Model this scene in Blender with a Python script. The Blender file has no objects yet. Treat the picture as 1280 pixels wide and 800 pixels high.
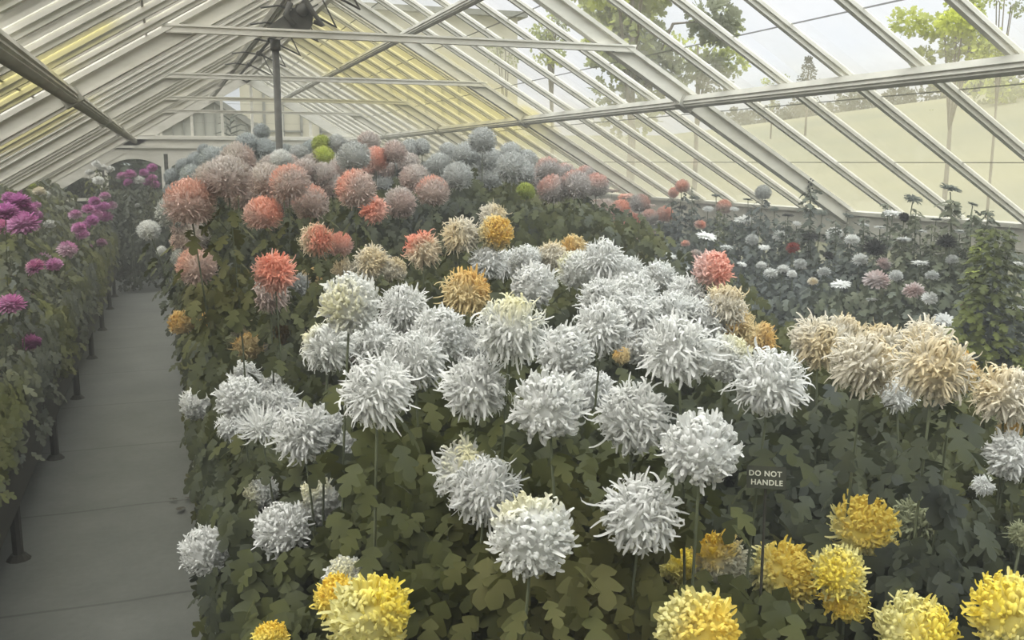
import bpy, math, random
import numpy as np
from mathutils import Vector, Matrix, Euler
random.seed(7); rng = np.random.default_rng(7)
SC = bpy.context.scene; COL = SC.collection
PI = math.pi

# ------------------------------------------------------------------ camera
CAMZ = 2.0
FPX = 1187.16
PITCH = math.radians(9.4689); YAW = math.radians(19.8713)
cam = bpy.data.cameras.new('camera'); cam.sensor_width = 36.0; cam.lens = FPX / 1280 * 36
cam.clip_start = 0.05; cam.clip_end = 600
camo = bpy.data.objects.new('camera', cam); COL.objects.link(camo)
camo.location = (0, 0, CAMZ)
camo.rotation_euler = Euler((math.radians(90) - PITCH, 0, -YAW), 'XYZ')
SC.camera = camo
SC.view_settings.view_transform = 'Standard'; SC.view_settings.look = 'None'
SC.view_settings.gamma = 1.0; SC.view_settings.use_curve_mapping = False
SC.view_settings.exposure = 0.0
_cy, _sy, _cp, _sp = math.cos(YAW), math.sin(YAW), math.cos(PITCH), math.sin(PITCH)
VF = Vector((_sy*_cp, _cy*_cp, -_sp)); VR = Vector((_cy, -_sy, 0)); VU = VR.cross(VF)
def ray(x, y):
    return ((x-640)*VR + (400-y)*VU + FPX*VF).normalized()

# ------------------------------------------------------------------ helpers
def lin(c):
    return tuple(((v/255)/12.92 if v/255 <= .04045 else ((v/255+.055)/1.055)**2.4) for v in c)
def tag(o, label=None, cat=None, group=None, kind=None):
    if label: o['label'] = label
    if cat: o['category'] = cat
    if group: o['group'] = group
    if kind: o['kind'] = kind
    return o
def empty(name, loc, rz=0):
    o = bpy.data.objects.new(name, None); COL.objects.link(o)
    o.location = loc; o.rotation_euler = (0, 0, rz); o.empty_display_size = .05
    return o
class MB:
    def __init__(s): s.v = []; s.f = []
    def add(s, vs, fs):
        n = len(s.v); s.v += [tuple(v) for v in vs]; s.f += [tuple(i+n for i in f) for f in fs]; return s
    def box(s, x0, x1, y0, y1, z0, z1, m=None):
        vs = [(x, y, z) for z in (z0, z1) for y in (y0, y1) for x in (x0, x1)]
        if m: vs = [m @ Vector(v) for v in vs]
        return s.add(vs, [(0,2,3,1),(4,5,7,6),(0,1,5,4),(2,6,7,3),(0,4,6,2),(1,3,7,5)])
    def tube(s, pts, r, n=8, cap=True):
        pts = [Vector(p) for p in pts]; rs = r if isinstance(r, (list, tuple)) else [r]*len(pts)
        vs = []; fs = []
        for i, p in enumerate(pts):
            d = (pts[min(i+1, len(pts)-1)] - pts[max(i-1, 0)]).normalized()
            a = Vector((0, 0, 1)) if abs(d.z) < .9 else Vector((1, 0, 0))
            u = d.cross(a).normalized(); w = d.cross(u)
            for k in range(n):
                t = 2*PI*k/n; vs.append(p + rs[i]*(math.cos(t)*u + math.sin(t)*w))
        for i in range(len(pts)-1):
            for k in range(n):
                fs.append((i*n+k, i*n+(k+1) % n, (i+1)*n+(k+1) % n, (i+1)*n+k))
        if cap: fs.append(tuple(range(n))[::-1]); fs.append(tuple((len(pts)-1)*n+k for k in range(n)))
        return s.add(vs, fs)
    def prism(s, poly, y0, y1):      # poly in XZ, extruded along Y
        n = len(poly); vs = [(x, y0, z) for x, z in poly] + [(x, y1, z) for x, z in poly]
        return s.add(vs, [tuple(range(n)), tuple(range(2*n-1, n-1, -1))] + [(k, k+n, (k+1) % n+n, (k+1) % n) for k in range(n)])
    def mesh(s, name, mat, smooth=False):
        me = bpy.data.meshes.new(name); me.from_pydata(s.v, [], s.f); me.update()
        if mat: me.materials.append(mat)
        if smooth: me.polygons.foreach_set('use_smooth', [True]*len(me.polygons))
        return me
    def build(s, name, mat, parent=None, smooth=False, loc=None):
        o = bpy.data.objects.new(name, s.mesh(name, mat, smooth)); COL.objects.link(o)
        if parent: o.parent = parent
        if loc: o.location = loc
        return o
def struct(mb, name, mat, smooth=False):
    return tag(mb.build(name, mat, None, smooth), kind='structure')
def np_mesh(name, V, F, mat, smooth=False):    # V (n,3), F list of arrays (m,k)
    me = bpy.data.meshes.new(name)
    me.vertices.add(len(V)); me.vertices.foreach_set('co', np.asarray(V, dtype=np.float32).ravel())
    tot = []; idx = []
    for fa in F:
        fa = np.asarray(fa); tot.append(np.full(len(fa), fa.shape[1])); idx.append(fa.ravel())
    tot = np.concatenate(tot); idx = np.concatenate(idx)
    me.loops.add(len(idx)); me.loops.foreach_set('vertex_index', idx.astype(np.int32))
    me.polygons.add(len(tot)); st = np.concatenate([[0], np.cumsum(tot)[:-1]])
    me.polygons.foreach_set('loop_start', st.astype(np.int32))
    me.update(calc_edges=True)
    me.polygons.foreach_set('use_smooth', np.full(len(tot), smooth))
    if mat: me.materials.append(mat)
    me.validate(); return me

# ------------------------------------------------------------------ materials
def newmat(name):
    m = bpy.data.materials.new(name); m.use_nodes = True
    nt = m.node_tree; nt.nodes.clear(); out = nt.nodes.new('ShaderNodeOutputMaterial')
    return m, nt, out
def N(nt, t, **kw):
    n = nt.nodes.new(t)
    for k, v in kw.items():
        if k in ('operation', 'blend_type', 'data_type', 'noise_dimensions', 'vector_type', 'interpolation_type'): setattr(n, k, v)
        else: n.inputs[k].default_value = v
    return n
def ramp(nt, fac, stops):
    r = nt.nodes.new('ShaderNodeValToRGB'); e = r.color_ramp.elements
    while len(e) < len(stops): e.new(.5)
    for i, (p, c) in enumerate(stops):
        e[i].position = p; e[i].color = (*c[:3], 1)
    nt.links.new(fac, r.inputs[0]); return r.outputs[0]
def noise(nt, vec, scale, detail=3, rough=.6):
    n = nt.nodes.new('ShaderNodeTexNoise'); n.inputs['Scale'].default_value = scale
    n.inputs['Detail'].default_value = detail; n.inputs['Roughness'].default_value = rough
    nt.links.new(vec, n.inputs['Vector']); return n.outputs[0]
def mixc(nt, fac, a, b):
    n = nt.nodes.new('ShaderNodeMix'); n.data_type = 'RGBA'
    for s, v in ((0, fac), (6, a), (7, b)):
        if hasattr(v, 'links'): nt.links.new(v, n.inputs[s])
        else: n.inputs[s].default_value = v if s == 0 else (*v[:3], 1)
    return n.outputs[2]
def math_(nt, op, a, b=None, c=None):
    n = nt.nodes.new('ShaderNodeMath'); n.operation = op
    for i, v in enumerate((a, b, c)):
        if v is None: continue
        if hasattr(v, 'links'): nt.links.new(v, n.inputs[i])
        else: n.inputs[i].default_value = v
    return n.outputs[0]
def solid(name, c1, c2=None, scale=6, rough=.8, stretch=None, bump=0, metal=0):
    m, nt, out = newmat(name); b = nt.nodes.new('ShaderNodeBsdfPrincipled')
    b.inputs['Roughness'].default_value = rough; b.inputs['Metallic'].default_value = metal
    b.inputs['Specular IOR Level'].default_value = .25
    g = nt.nodes.new('ShaderNodeNewGeometry'); v = g.outputs['Position']
    if stretch:
        mp = nt.nodes.new('ShaderNodeMapping'); mp.inputs['Scale'].default_value = stretch
        nt.links.new(v, mp.inputs['Vector']); v = mp.outputs[0]
    nz = noise(nt, v, scale, 5)
    nt.links.new(ramp(nt, nz, [(.3, lin(c1)), (.7, lin(c2 or c1))]), b.inputs['Base Color'])
    if bump:
        bp = nt.nodes.new('ShaderNodeBump'); bp.inputs['Strength'].default_value = bump; bp.inputs['Distance'].default_value = .02
        nt.links.new(nz, bp.inputs['Height']); nt.links.new(bp.outputs[0], b.inputs['Normal'])
    nt.links.new(b.outputs[0], out.inputs[0]); return m
def leafy(name, stops, scale, transl=.25, fine=9):
    m, nt, out = newmat(name)
    g = nt.nodes.new('ShaderNodeNewGeometry'); P = g.outputs['Position']
    n1 = noise(nt, P, scale, 2); n2 = noise(nt, P, fine, 2)
    f = math_(nt, 'ADD', math_(nt, 'MULTIPLY', n1, .75), math_(nt, 'MULTIPLY', n2, .25))
    c = ramp(nt, f, stops)
    d = nt.nodes.new('ShaderNodeBsdfPrincipled'); d.inputs['Roughness'].default_value = .65; d.inputs['Specular IOR Level'].default_value = .2
    t = nt.nodes.new('ShaderNodeBsdfTranslucent'); mx = nt.nodes.new('ShaderNodeMixShader'); mx.inputs[0].default_value = transl
    nt.links.new(c, d.inputs['Base Color']); nt.links.new(c, t.inputs['Color'])
    nt.links.new(d.outputs[0], mx.inputs[1]); nt.links.new(t.outputs[0], mx.inputs[2]); nt.links.new(mx.outputs[0], out.inputs[0])
    return m
M = {}
M['paint'] = solid('white_paint', (206,204,190), (226,224,212), 5, .6, stretch=(1, 1, 3))
M['paint_grey'] = solid('grey_paint', (158,156,143), (182,180,166), 5, .6)
M['iron'] = solid('dark_iron', (72,72,66), (92,91,84), 20, .6)
M['dark_wood'] = solid('dark_wood', (50,50,42), (68,67,58), 12, .85, stretch=(1, .2, 1))
M['soil'] = solid('soil', (38,34,28), (58,52,42), 30, .95, bump=.5)
M['dwarf_wall'] = solid('plaster', (150,150,140), (175,174,162), 8, .85)
M['stem'] = solid('stem_green', (84,90,70), (104,110,84), 15, .7)
M['bark'] = solid('bark', (90,84,72), (120,112,98), 9, .9)

def petal_mat(key, base, tint=None, d=(0, 0, 1), at=0.0, soft=.35):
    m, nt, out = newmat('petal_' + key)
    tc = nt.nodes.new('ShaderNodeTexCoord'); ob = tc.outputs['Object']
    n = noise(nt, ob, 2.2, 3)
    c1 = tuple(min(1, v*1.04) for v in lin(base)); c0 = tuple(v*.86 for v in lin(base))
    c = ramp(nt, n, [(.35, c0), (.65, c1)])
    if tint:
        dp = nt.nodes.new('ShaderNodeVectorMath'); dp.operation = 'DOT_PRODUCT'
        nt.links.new(ob, dp.inputs[0]); dp.inputs[1].default_value = d
        v = math_(nt, 'ADD', dp.outputs['Value'], math_(nt, 'MULTIPLY', math_(nt, 'SUBTRACT', n, .5), .9))
        mr = nt.nodes.new('ShaderNodeMapRange'); mr.inputs[1].default_value = at - soft; mr.inputs[2].default_value = at + soft
        nt.links.new(v, mr.inputs[0]); c = mixc(nt, mr.outputs[0], c, lin(tint))
    b = nt.nodes.new('ShaderNodeBsdfPrincipled'); b.inputs['Roughness'].default_value = .6; b.inputs['Specular IOR Level'].default_value = .15
    t = nt.nodes.new('ShaderNodeBsdfTranslucent'); mx = nt.nodes.new('ShaderNodeMixShader'); mx.inputs[0].default_value = .3
    nt.links.new(c, b.inputs['Base Color']); nt.links.new(c, t.inputs['Color'])
    nt.links.new(b.outputs[0], mx.inputs[1]); nt.links.new(t.outputs[0], mx.inputs[2]); nt.links.new(mx.outputs[0], out.inputs[0])
    return m

M['leaf'] = leafy('chrysanthemum_leaf', [(.32, lin((64,69,63))), (.43, lin((70,75,56))), (.54, lin((78,82,44))), (.68, lin((94,92,52)))], .9)
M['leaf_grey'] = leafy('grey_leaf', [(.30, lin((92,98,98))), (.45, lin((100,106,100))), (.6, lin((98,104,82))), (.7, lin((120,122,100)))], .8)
M['leaf_left'] = leafy('left_leaf', [(.32, lin((100,106,102))), (.46, lin((106,110,94))), (.58, lin((104,108,64))), (.7, lin((128,128,92)))], .9)
M['tree_leaf'] = leafy('tree_leaf', [(.38, lin((120,124,100))), (.5, lin((150,156,100))), (.62, lin((190,196,84)))], .35, .4, 3)
M['hedge'] = leafy('hedge_leaf', [(.35, lin((58,64,52))), (.65, lin((80,86,66)))], 1, .1)

def glass_mat(name, wash, wash_col, clear_col, stain=None):
    """panes under a film of whitewash, lap joints every 0.70 m up the slope"""
    m, nt, out = newmat(name)
    g = nt.nodes.new('ShaderNodeNewGeometry'); P = g.outputs['Position']
    sx = nt.nodes.new('ShaderNodeSeparateXYZ'); nt.links.new(P, sx.inputs[0])
    n1 = noise(nt, P, .9, 4); n2 = noise(nt, P, 7, 4)
    z = sx.outputs[2]
    # distance up the slope from the eave
    s = math_(nt, 'DIVIDE', math_(nt, 'SUBTRACT', z, 1.636), math.sin(math.radians(30.5)))
    pane = math_(nt, 'FLOOR', math_(nt, 'DIVIDE', sx.outputs[1], .525))
    row = math_(nt, 'FLOOR', math_(nt, 'DIVIDE', s, .70))
    wn = nt.nodes.new('ShaderNodeTexWhiteNoise'); wn.noise_dimensions = '2D'
    cb = nt.nodes.new('ShaderNodeCombineXYZ'); nt.links.new(pane, cb.inputs[0]); nt.links.new(row, cb.inputs[1]); nt.links.new(cb.outputs[0], wn.inputs['Vector'])
    fr = math_(nt, 'FRACT', math_(nt, 'DIVIDE', s, .70))
    joint = math_(nt, 'LESS_THAN', fr, .017)
    joint = math_(nt, 'MULTIPLY', joint, math_(nt, 'GREATER_THAN', s, .3))
    # film is heavier low on the roof and towards the far end
    lo = nt.nodes.new('ShaderNodeMapRange'); lo.inputs[1].default_value = 1.4; lo.inputs[2].default_value = 1.9; lo.inputs[3].default_value = wash[1]; lo.inputs[4].default_value = wash[0]
    nt.links.new(s, lo.inputs[0])
    far = nt.nodes.new('ShaderNodeMapRange'); far.inputs[1].default_value = 5.5; far.inputs[2].default_value = 11; far.inputs[3].default_value = 0; far.inputs[4].default_value = wash[2]
    nt.links.new(sx.outputs[1], far.inputs[0])
    w = math_(nt, 'ADD', lo.outputs[0], far.outputs[0])
    w = math_(nt, 'ADD', w, math_(nt, 'MULTIPLY', math_(nt, 'SUBTRACT', n1, .5), .35))
    w = math_(nt, 'ADD', w, math_(nt, 'MULTIPLY', math_(nt, 'SUBTRACT', n2, .5), .12))
    w = math_(nt, 'ADD', w, math_(nt, 'MULTIPLY', math_(nt, 'SUBTRACT', wn.outputs[0], .5), .10))
    cl = nt.nodes.new('ShaderNodeClamp'); nt.links.new(w, cl.inputs[0]); cl.inputs[1].default_value = .03; cl.inputs[2].default_value = .93
    wc = mixc(nt, math_(nt, 'SUBTRACT', n1, .1), lin(wash_col), lin(tuple(min(255, v*1.12) for v in wash_col)))
    cc = None
    if stain:
        n3 = noise(nt, P, 1.6, 3)
        f = None
        for (cx, cy, cz, r) in stain:
            dd = nt.nodes.new('ShaderNodeVectorMath'); dd.operation = 'DISTANCE'; nt.links.new(P, dd.inputs[0]); dd.inputs[1].default_value = (cx, cy, cz)
            q = math_(nt, 'ADD', dd.outputs['Value'], math_(nt, 'MULTIPLY', math_(nt, 'SUBTRACT', n3, .5), 1.2))
            mr = nt.nodes.new('ShaderNodeMapRange'); mr.inputs[1].default_value = r*.55; mr.inputs[2].default_value = r*1.25; mr.inputs[3].default_value = .85; mr.inputs[4].default_value = 0
            nt.links.new(q, mr.inputs[0]); f = mr.outputs[0] if f is None else math_(nt, 'MAXIMUM', f, mr.outputs[0])
        wc = mixc(nt, f, wc, lin(tuple(v*k for v, k in zip(wash_col, (1.05, 1.02, .72))))); cc = mixc(nt, f, lin(clear_col), lin((250,242,178)))
    tr = nt.nodes.new('ShaderNodeBsdfTransparent'); tl = nt.nodes.new('ShaderNodeBsdfTranslucent'); df = nt.nodes.new('ShaderNodeBsdfDiffuse')
    if cc is not None: nt.links.new(cc, tr.inputs[0])
    else: tr.inputs[0].default_value = (*lin(clear_col), 1)
    nt.links.new(wc, tl.inputs[0]); nt.links.new(wc, df.inputs[0])
    a = nt.nodes.new('ShaderNodeMixShader'); a.inputs[0].default_value = .15; nt.links.new(tl.outputs[0], a.inputs[1]); nt.links.new(df.outputs[0], a.inputs[2])
    b = nt.nodes.new('ShaderNodeMixShader'); nt.links.new(cl.outputs[0], b.inputs[0]); nt.links.new(tr.outputs[0], b.inputs[1]); nt.links.new(a.outputs[0], b.inputs[2])
    gl = nt.nodes.new('ShaderNodeBsdfGlossy'); gl.inputs['Roughness'].default_value = .15
    lw = nt.nodes.new('ShaderNodeFresnel'); lw.inputs[0].default_value = 1.15
    c = nt.nodes.new('ShaderNodeMixShader'); nt.links.new(lw.outputs[0], c.inputs[0]); nt.links.new(b.outputs[0], c.inputs[1]); nt.links.new(gl.outputs[0], c.inputs[2])
    jd = nt.nodes.new('ShaderNodeBsdfDiffuse'); jd.inputs[0].default_value = (*lin((140,140,128)), 1)
    e = nt.nodes.new('ShaderNodeMixShader'); nt.links.new(math_(nt, 'MULTIPLY', joint, .75), e.inputs[0]); nt.links.new(c.outputs[0], e.inputs[1]); nt.links.new(jd.outputs[0], e.inputs[2])
    nt.links.new(e.outputs[0], out.inputs[0]); return m
FL = [
(246,505,38,'S','white',''),
(299,498,54,'S','white',''),
(304,474,42,'S','white',''),
(340,484,38,'S','white',''),
(350,506,46,'S','white',''),
(290,533,34,'S','white',''),
(326,535,56,'F','white','the flat spidery white bloom'),
(378,541,64,'S','white',''),
(405,531,50,'S','white',''),
(437,555,44,'S','white',''),
(410,433,64,'S','white_cream',''),
(437,380,70,'S','white_cream',''),
(472,488,86,'S','white',''),
(467,430,60,'S','white',''),
(504,384,56,'S','white',''),
(518,449,70,'S','white',''),
(490,417,45,'S','white',''),
(549,417,62,'S','white',''),
(588,432,44,'S','white',''),
(594,484,80,'S','white','the round white bloom in mid front'),
(609,329,42,'S','white',''),
(632,331,36,'S','white',''),
(657,328,40,'S','white',''),
(667,357,54,'S','white',''),
(639,412,82,'S','white_cream',''),
(706,441,68,'S','white',''),
(686,507,88,'S','white','the widest white bloom'),
(737,490,58,'S','white',''),
(720,338,46,'S','white_cream',''),
(754,324,48,'S','white',''),
(752,374,54,'S','white',''),
(753,410,64,'S','white',''),
(794,368,52,'S','white',''),
(797,392,54,'S','white',''),
(856,368,46,'S','white',''),
(842,391,50,'S','white',''),
(824,346,38,'S','white',''),
(784,342,42,'S','white',''),
(848,437,84,'S','white',''),
(804,429,54,'S','white',''),
(793,522,82,'S','white',''),
(876,562,90,'S','white','the white bloom left of the sign'),
(908,447,58,'S','white_cream',''),
(963,478,82,'S','white',''),
(583,590,74,'S','white_cream',''),
(607,613,80,'S','white',''),
(665,670,96,'S','white_cream','the biggest front white bloom'),
(801,643,88,'S','white',''),
(258,689,57,'S','white','the white bloom over the path edge'),
(327,617,38,'S','white_cream',''),
(352,662,64,'S','white',''),
(400,629,58,'S','white_cream',''),
(883,398,50,'S','white',''),
(1265,570,52,'S','white',''),
(1230,607,22,'S','white',''),
(1278,668,26,'S','greenish',''),
(186,288,24,'G','white',''),
(202,314,11,'G','white',''),
(432,722,48,'S','white_cream',''),
(422,748,52,'C','deep_yellow',''),
(462,770,92,'C','pale_yellow','the big yellow bloom at bottom left'),
(338,800,40,'C','deep_yellow',''),
(1079,660,72,'C','yellow','the yellow bloom right of the sign'),
(1147,654,52,'S','greenish',''),
(851,712,50,'C','pale_yellow',''),
(901,699,62,'C','white_yellow',''),
(982,718,74,'C','yellow',''),
(1049,716,58,'C','pale_yellow',''),
(1057,752,50,'C','deep_yellow',''),
(871,788,92,'C','yellow',''),
(1145,792,80,'C','pale_yellow',''),
(1264,768,80,'C','pale_yellow','the yellow bloom at right edge'),
(954,716,40,'S','greenish',''),
(1022,428,62,'S','cream','the leftmost cream bloom of the right cluster'),
(1055,419,48,'S','cream',''),
(1080,455,76,'S','cream',''),
(1102,430,50,'S','cream',''),
(1122,493,36,'S','white',''),
(1155,428,52,'S','cream',''),
(1168,462,80,'S','cream',''),
(1193,466,50,'S','amber',''),
(1256,494,66,'S','cream',''),
(1262,538,24,'S','amber',''),
(907,382,50,'S','cream',''),
(916,404,46,'S','amber',''),
(948,425,42,'S','amber',''),
(777,444,20,'S','amber',''),
(583,366,56,'S','amber','the amber bloom among the whites'),
(690,320,36,'S','cream',''),
(717,309,30,'S','amber',''),
(576,294,42,'S','cream',''),
(616,271,34,'S','cream',''),
(620,292,42,'S','cream_amber',''),
(529,312,42,'S','cream_coral',''),
(465,327,40,'S','cream',''),
(493,338,30,'S','cream',''),
(433,341,34,'S','cream',''),
(228,404,30,'S','amber','the amber bloom overhanging the path'),
(261,400,28,'S','amber',''),
(301,407,32,'S','cream',''),
(311,435,34,'S','amber',''),
(288,430,20,'S','greenish',''),
(352,418,24,'S','dull_amber',''),
(390,349,28,'S','amber',''),
(237,255,56,'G','peach_grey','the peach globe beside the path'),
(217,266,38,'G','grey',''),
(284,224,56,'G','dusty',''),
(297,201,40,'G','dusty',''),
(252,243,30,'G','dusty',''),
(329,268,44,'G','coral','the coral globe left of centre'),
(388,254,42,'G','coral_grey',''),
(445,237,46,'G','coral_grey',''),
(467,262,32,'S','orange','the bright orange bloom'),
(395,300,38,'S','cream_coral',''),
(425,306,30,'G','coral',''),
(343,340,46,'S','orange','the orange bloom above its paler twin'),
(338,368,42,'S','dusty',''),
(370,356,32,'S','grey',''),
(240,298,38,'G','dusty',''),
(226,323,22,'G','grey',''),
(246,334,42,'G','peach_grey',''),
(362,229,44,'G','coral_grey',''),
(334,226,42,'G','dusty',''),
(316,223,34,'G','dusty',''),
(381,214,30,'G','dusty',''),
(404,220,30,'G','dusty',''),
(392,206,26,'G','dusty',''),
(360,207,28,'G','dusty',''),
(340,210,30,'G','dusty',''),
(351,200,24,'G','white',''),
(374,194,24,'G','grey',''),
(402,181,22,'G','lime','the upper lime bloom by the post'),
(404,197,26,'G','lime_dusty',''),
(421,180,22,'G','grey',''),
(442,197,38,'G','grey','the pale globe right of the lime blooms'),
(461,178,26,'G','dusty',''),
(425,212,28,'G','dusty',''),
(470,199,28,'G','coral',''),
(479,229,26,'G','grey',''),
(455,212,26,'G','coral',''),
(500,254,36,'G','dusty',''),
(518,223,34,'G','dusty','the pink globe right of the orange bloom'),
(511,205,26,'G','dusty',''),
(541,240,38,'G','coral_grey',''),
(493,191,28,'G','dusty',''),
(513,187,24,'G','grey',''),
(527,184,20,'G','grey',''),
(534,212,20,'G','grey',''),
(550,207,30,'G','grey',''),
(582,194,30,'G','grey',''),
(572,221,36,'G','grey',''),
(594,224,20,'G','grey',''),
(603,176,32,'G','grey','the topmost grey globe'),
(611,199,30,'G','grey',''),
(613,223,30,'G','grey',''),
(638,191,26,'G','grey',''),
(640,210,36,'G','grey',''),
(658,200,26,'G','grey',''),
(657,240,22,'G','lime','the lime bloom right of the grey globes'),
(685,213,30,'G','dusty_grey',''),
(691,238,36,'G','dusty_grey',''),
(719,232,36,'G','dusty_grey',''),
(745,232,30,'G','dusty_grey',''),
(758,262,26,'G','dusty',''),
(776,262,24,'G','coral',''),
(757,286,26,'G','coral',''),
(790,280,26,'G','coral',''),
(735,262,22,'G','dusty',''),
(800,255,24,'G','dusty_grey',''),
(772,299,18,'G','coral',''),
(812,272,20,'G','dusty_grey',''),
(241,221,28,'G','bluegrey',''),
(216,238,20,'G','bluegrey',''),
(226,228,14,'G','bluegrey',''),
(266,200,28,'G','bluegrey',''),
(246,203,22,'G','bluegrey',''),
(309,181,26,'G','bluegrey',''),
(327,165,18,'G','bluegrey',''),
(330,188,26,'G','bluegrey',''),
(318,200,20,'G','bluegrey',''),
(285,190,18,'G','bluegrey',''),
(215,221,18,'G','bluegrey',''),
(358,190,18,'G','bluegrey',''),
(388,186,20,'G','bluegrey',''),
(255,188,14,'G','bluegrey',''),
(300,196,20,'G','bluegrey',''),
(891,337,46,'S','pink','the pink spider bloom'),
(952,332,13,'P','white',''),
(963,342,17,'P','white',''),
(979,337,16,'P','white',''),
(990,343,12,'P','white',''),
(831,318,20,'D','white',''),
(840,322,14,'D','white',''),
(797,313,13,'D','white',''),
(795,320,14,'D','white',''),
(857,335,10,'D','white',''),
(927,331,13,'D','white',''),
(908,310,16,'D','grey',''),
(883,297,26,'D','white',''),
(262,226,38,'G','dusty',''),
(302,243,38,'G','dusty',''),
(308,216,34,'G','dusty',''),
(346,246,36,'G','coral_grey',''),
(376,238,32,'G','dusty',''),
(415,233,30,'G','dusty',''),
(430,226,26,'G','coral',''),
(456,200,24,'G','grey',''),
(352,217,28,'G','dusty',''),
(480,210,26,'G','dusty',''),
(497,212,22,'G','grey',''),
(232,282,32,'G','dusty',''),
(229,303,26,'G','peach_grey',''),
(263,330,30,'G','dusty_grey',''),
(627,207,26,'G','grey',''),
(597,207,26,'G','grey',''),
(560,190,22,'G','grey',''),
(560,222,24,'G','grey',''),
(655,215,28,'G','grey',''),
(672,225,26,'G','dusty_grey',''),
(706,218,26,'G','dusty_grey',''),
(732,220,24,'G','dusty_grey',''),
(410,186,20,'G','bluegrey',''),
(345,186,16,'G','bluegrey',''),
(230,208,18,'G','bluegrey',''),
(275,212,22,'G','bluegrey',''),
]
RT = [
(853,233,17,'G','coral_grey',''),
(842,241,12,'G','coral','the small coral tall bloom'),
(831,268,19,'G','coral',''),
(905,259,18,'G','coral_grey',''),
(954,241,18,'G','grey','the pale tall globe by the glass'),
(930,276,24,'D','white',''),
(853,260,13,'D','dark',''),
(875,281,15,'P','coral',''),
(857,305,12,'P','coral',''),
(1013,232,10,'B','dark',''),
(1141,250,22,'D','greyflat','the flat grey flower at wall height'),
(1188,237,25,'D','greyflat','the highest flat grey flower'),
(1216,256,12,'D','greyflat',''),
(1116,268,22,'D','white',''),
(1028,267,14,'D','greyflat',''),
(1013,297,22,'D','dark','the dark flat flower'),
(1183,303,24,'P','dark',''),
(1093,311,28,'P','dark','the large dark pompon'),
(1043,293,20,'P','white',''),
(1016,352,13,'P','cream',''),
(1051,357,24,'D','white',''),
(991,310,16,'P','maroon',''),
(1095,351,32,'P','pinkwhite','the broad pinkish white pompon'),
(1142,364,24,'P','pinkwhite',''),
(1162,373,18,'P','white',''),
(1208,383,14,'P','maroon',''),
(1181,402,28,'D','white','the low flat white flower'),
(1219,314,14,'P','lime','the yellow-green bloom on the bushy plant'),
(1220,345,24,'D','lime',''),
(1105,330,18,'P','pinkwhite',''),
(1065,300,18,'P','white',''),
(1150,330,20,'D','white',''),
(1255,300,14,'D','greyflat',''),
(1272,330,12,'D','white',''),
(996,280,12,'D','white',''),
(895,245,12,'D','greyflat',''),
(935,250,12,'D','greyflat',''),
(1100,285,14,'D','white',''),
(1150,290,16,'D','white',''),
(975,296,20,'P','white',''),
(765,240,20,'D','dusty',''),
(782,246,20,'D','coral',''),
(748,252,18,'D','dusty',''),
(795,262,20,'D','dusty',''),
(766,274,22,'D','coral','the middle of the coral thicket'),
(785,270,20,'D','coral',''),
(803,282,18,'D','dusty',''),
(778,290,20,'D','coral',''),
(745,278,20,'D','dusty',''),
(812,258,16,'D','dusty',''),
(760,300,16,'D','dusty',''),
(790,300,16,'D','coral',''),
(818,290,14,'D','dusty',''),
(868,248,14,'D','greyflat',''),
(885,262,14,'D','grey',''),
(918,262,12,'D','grey',''),
(968,262,12,'D','greyflat','the small grey flower against the eave board'),
(1060,270,14,'D','greyflat',''),
(1080,282,14,'D','grey',''),
(1170,275,14,'D','greyflat',''),
(1200,290,14,'D','grey',''),
(1235,268,12,'D','greyflat',''),
(1130,300,16,'D','grey',''),
(1075,325,18,'P','white',''),
(1120,345,16,'P','grey',''),
(1000,330,16,'P','grey',''),
(940,300,16,'P','grey',''),
(955,310,14,'D','white',''),
(895,295,14,'P','white',''),
(870,318,16,'P','dusty',''),
(1035,320,14,'P','dark',''),
(985,270,14,'D','dark',''),
(1165,345,16,'P','grey',''),
(1190,325,14,'P','grey',''),
(1240,360,16,'D','grey',''),
(1270,385,16,'D','white',''),
(1090,375,14,'D','white',''),
(1030,340,16,'P','grey',''),
(1130,272,14,'P','dark',''),
]
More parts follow.
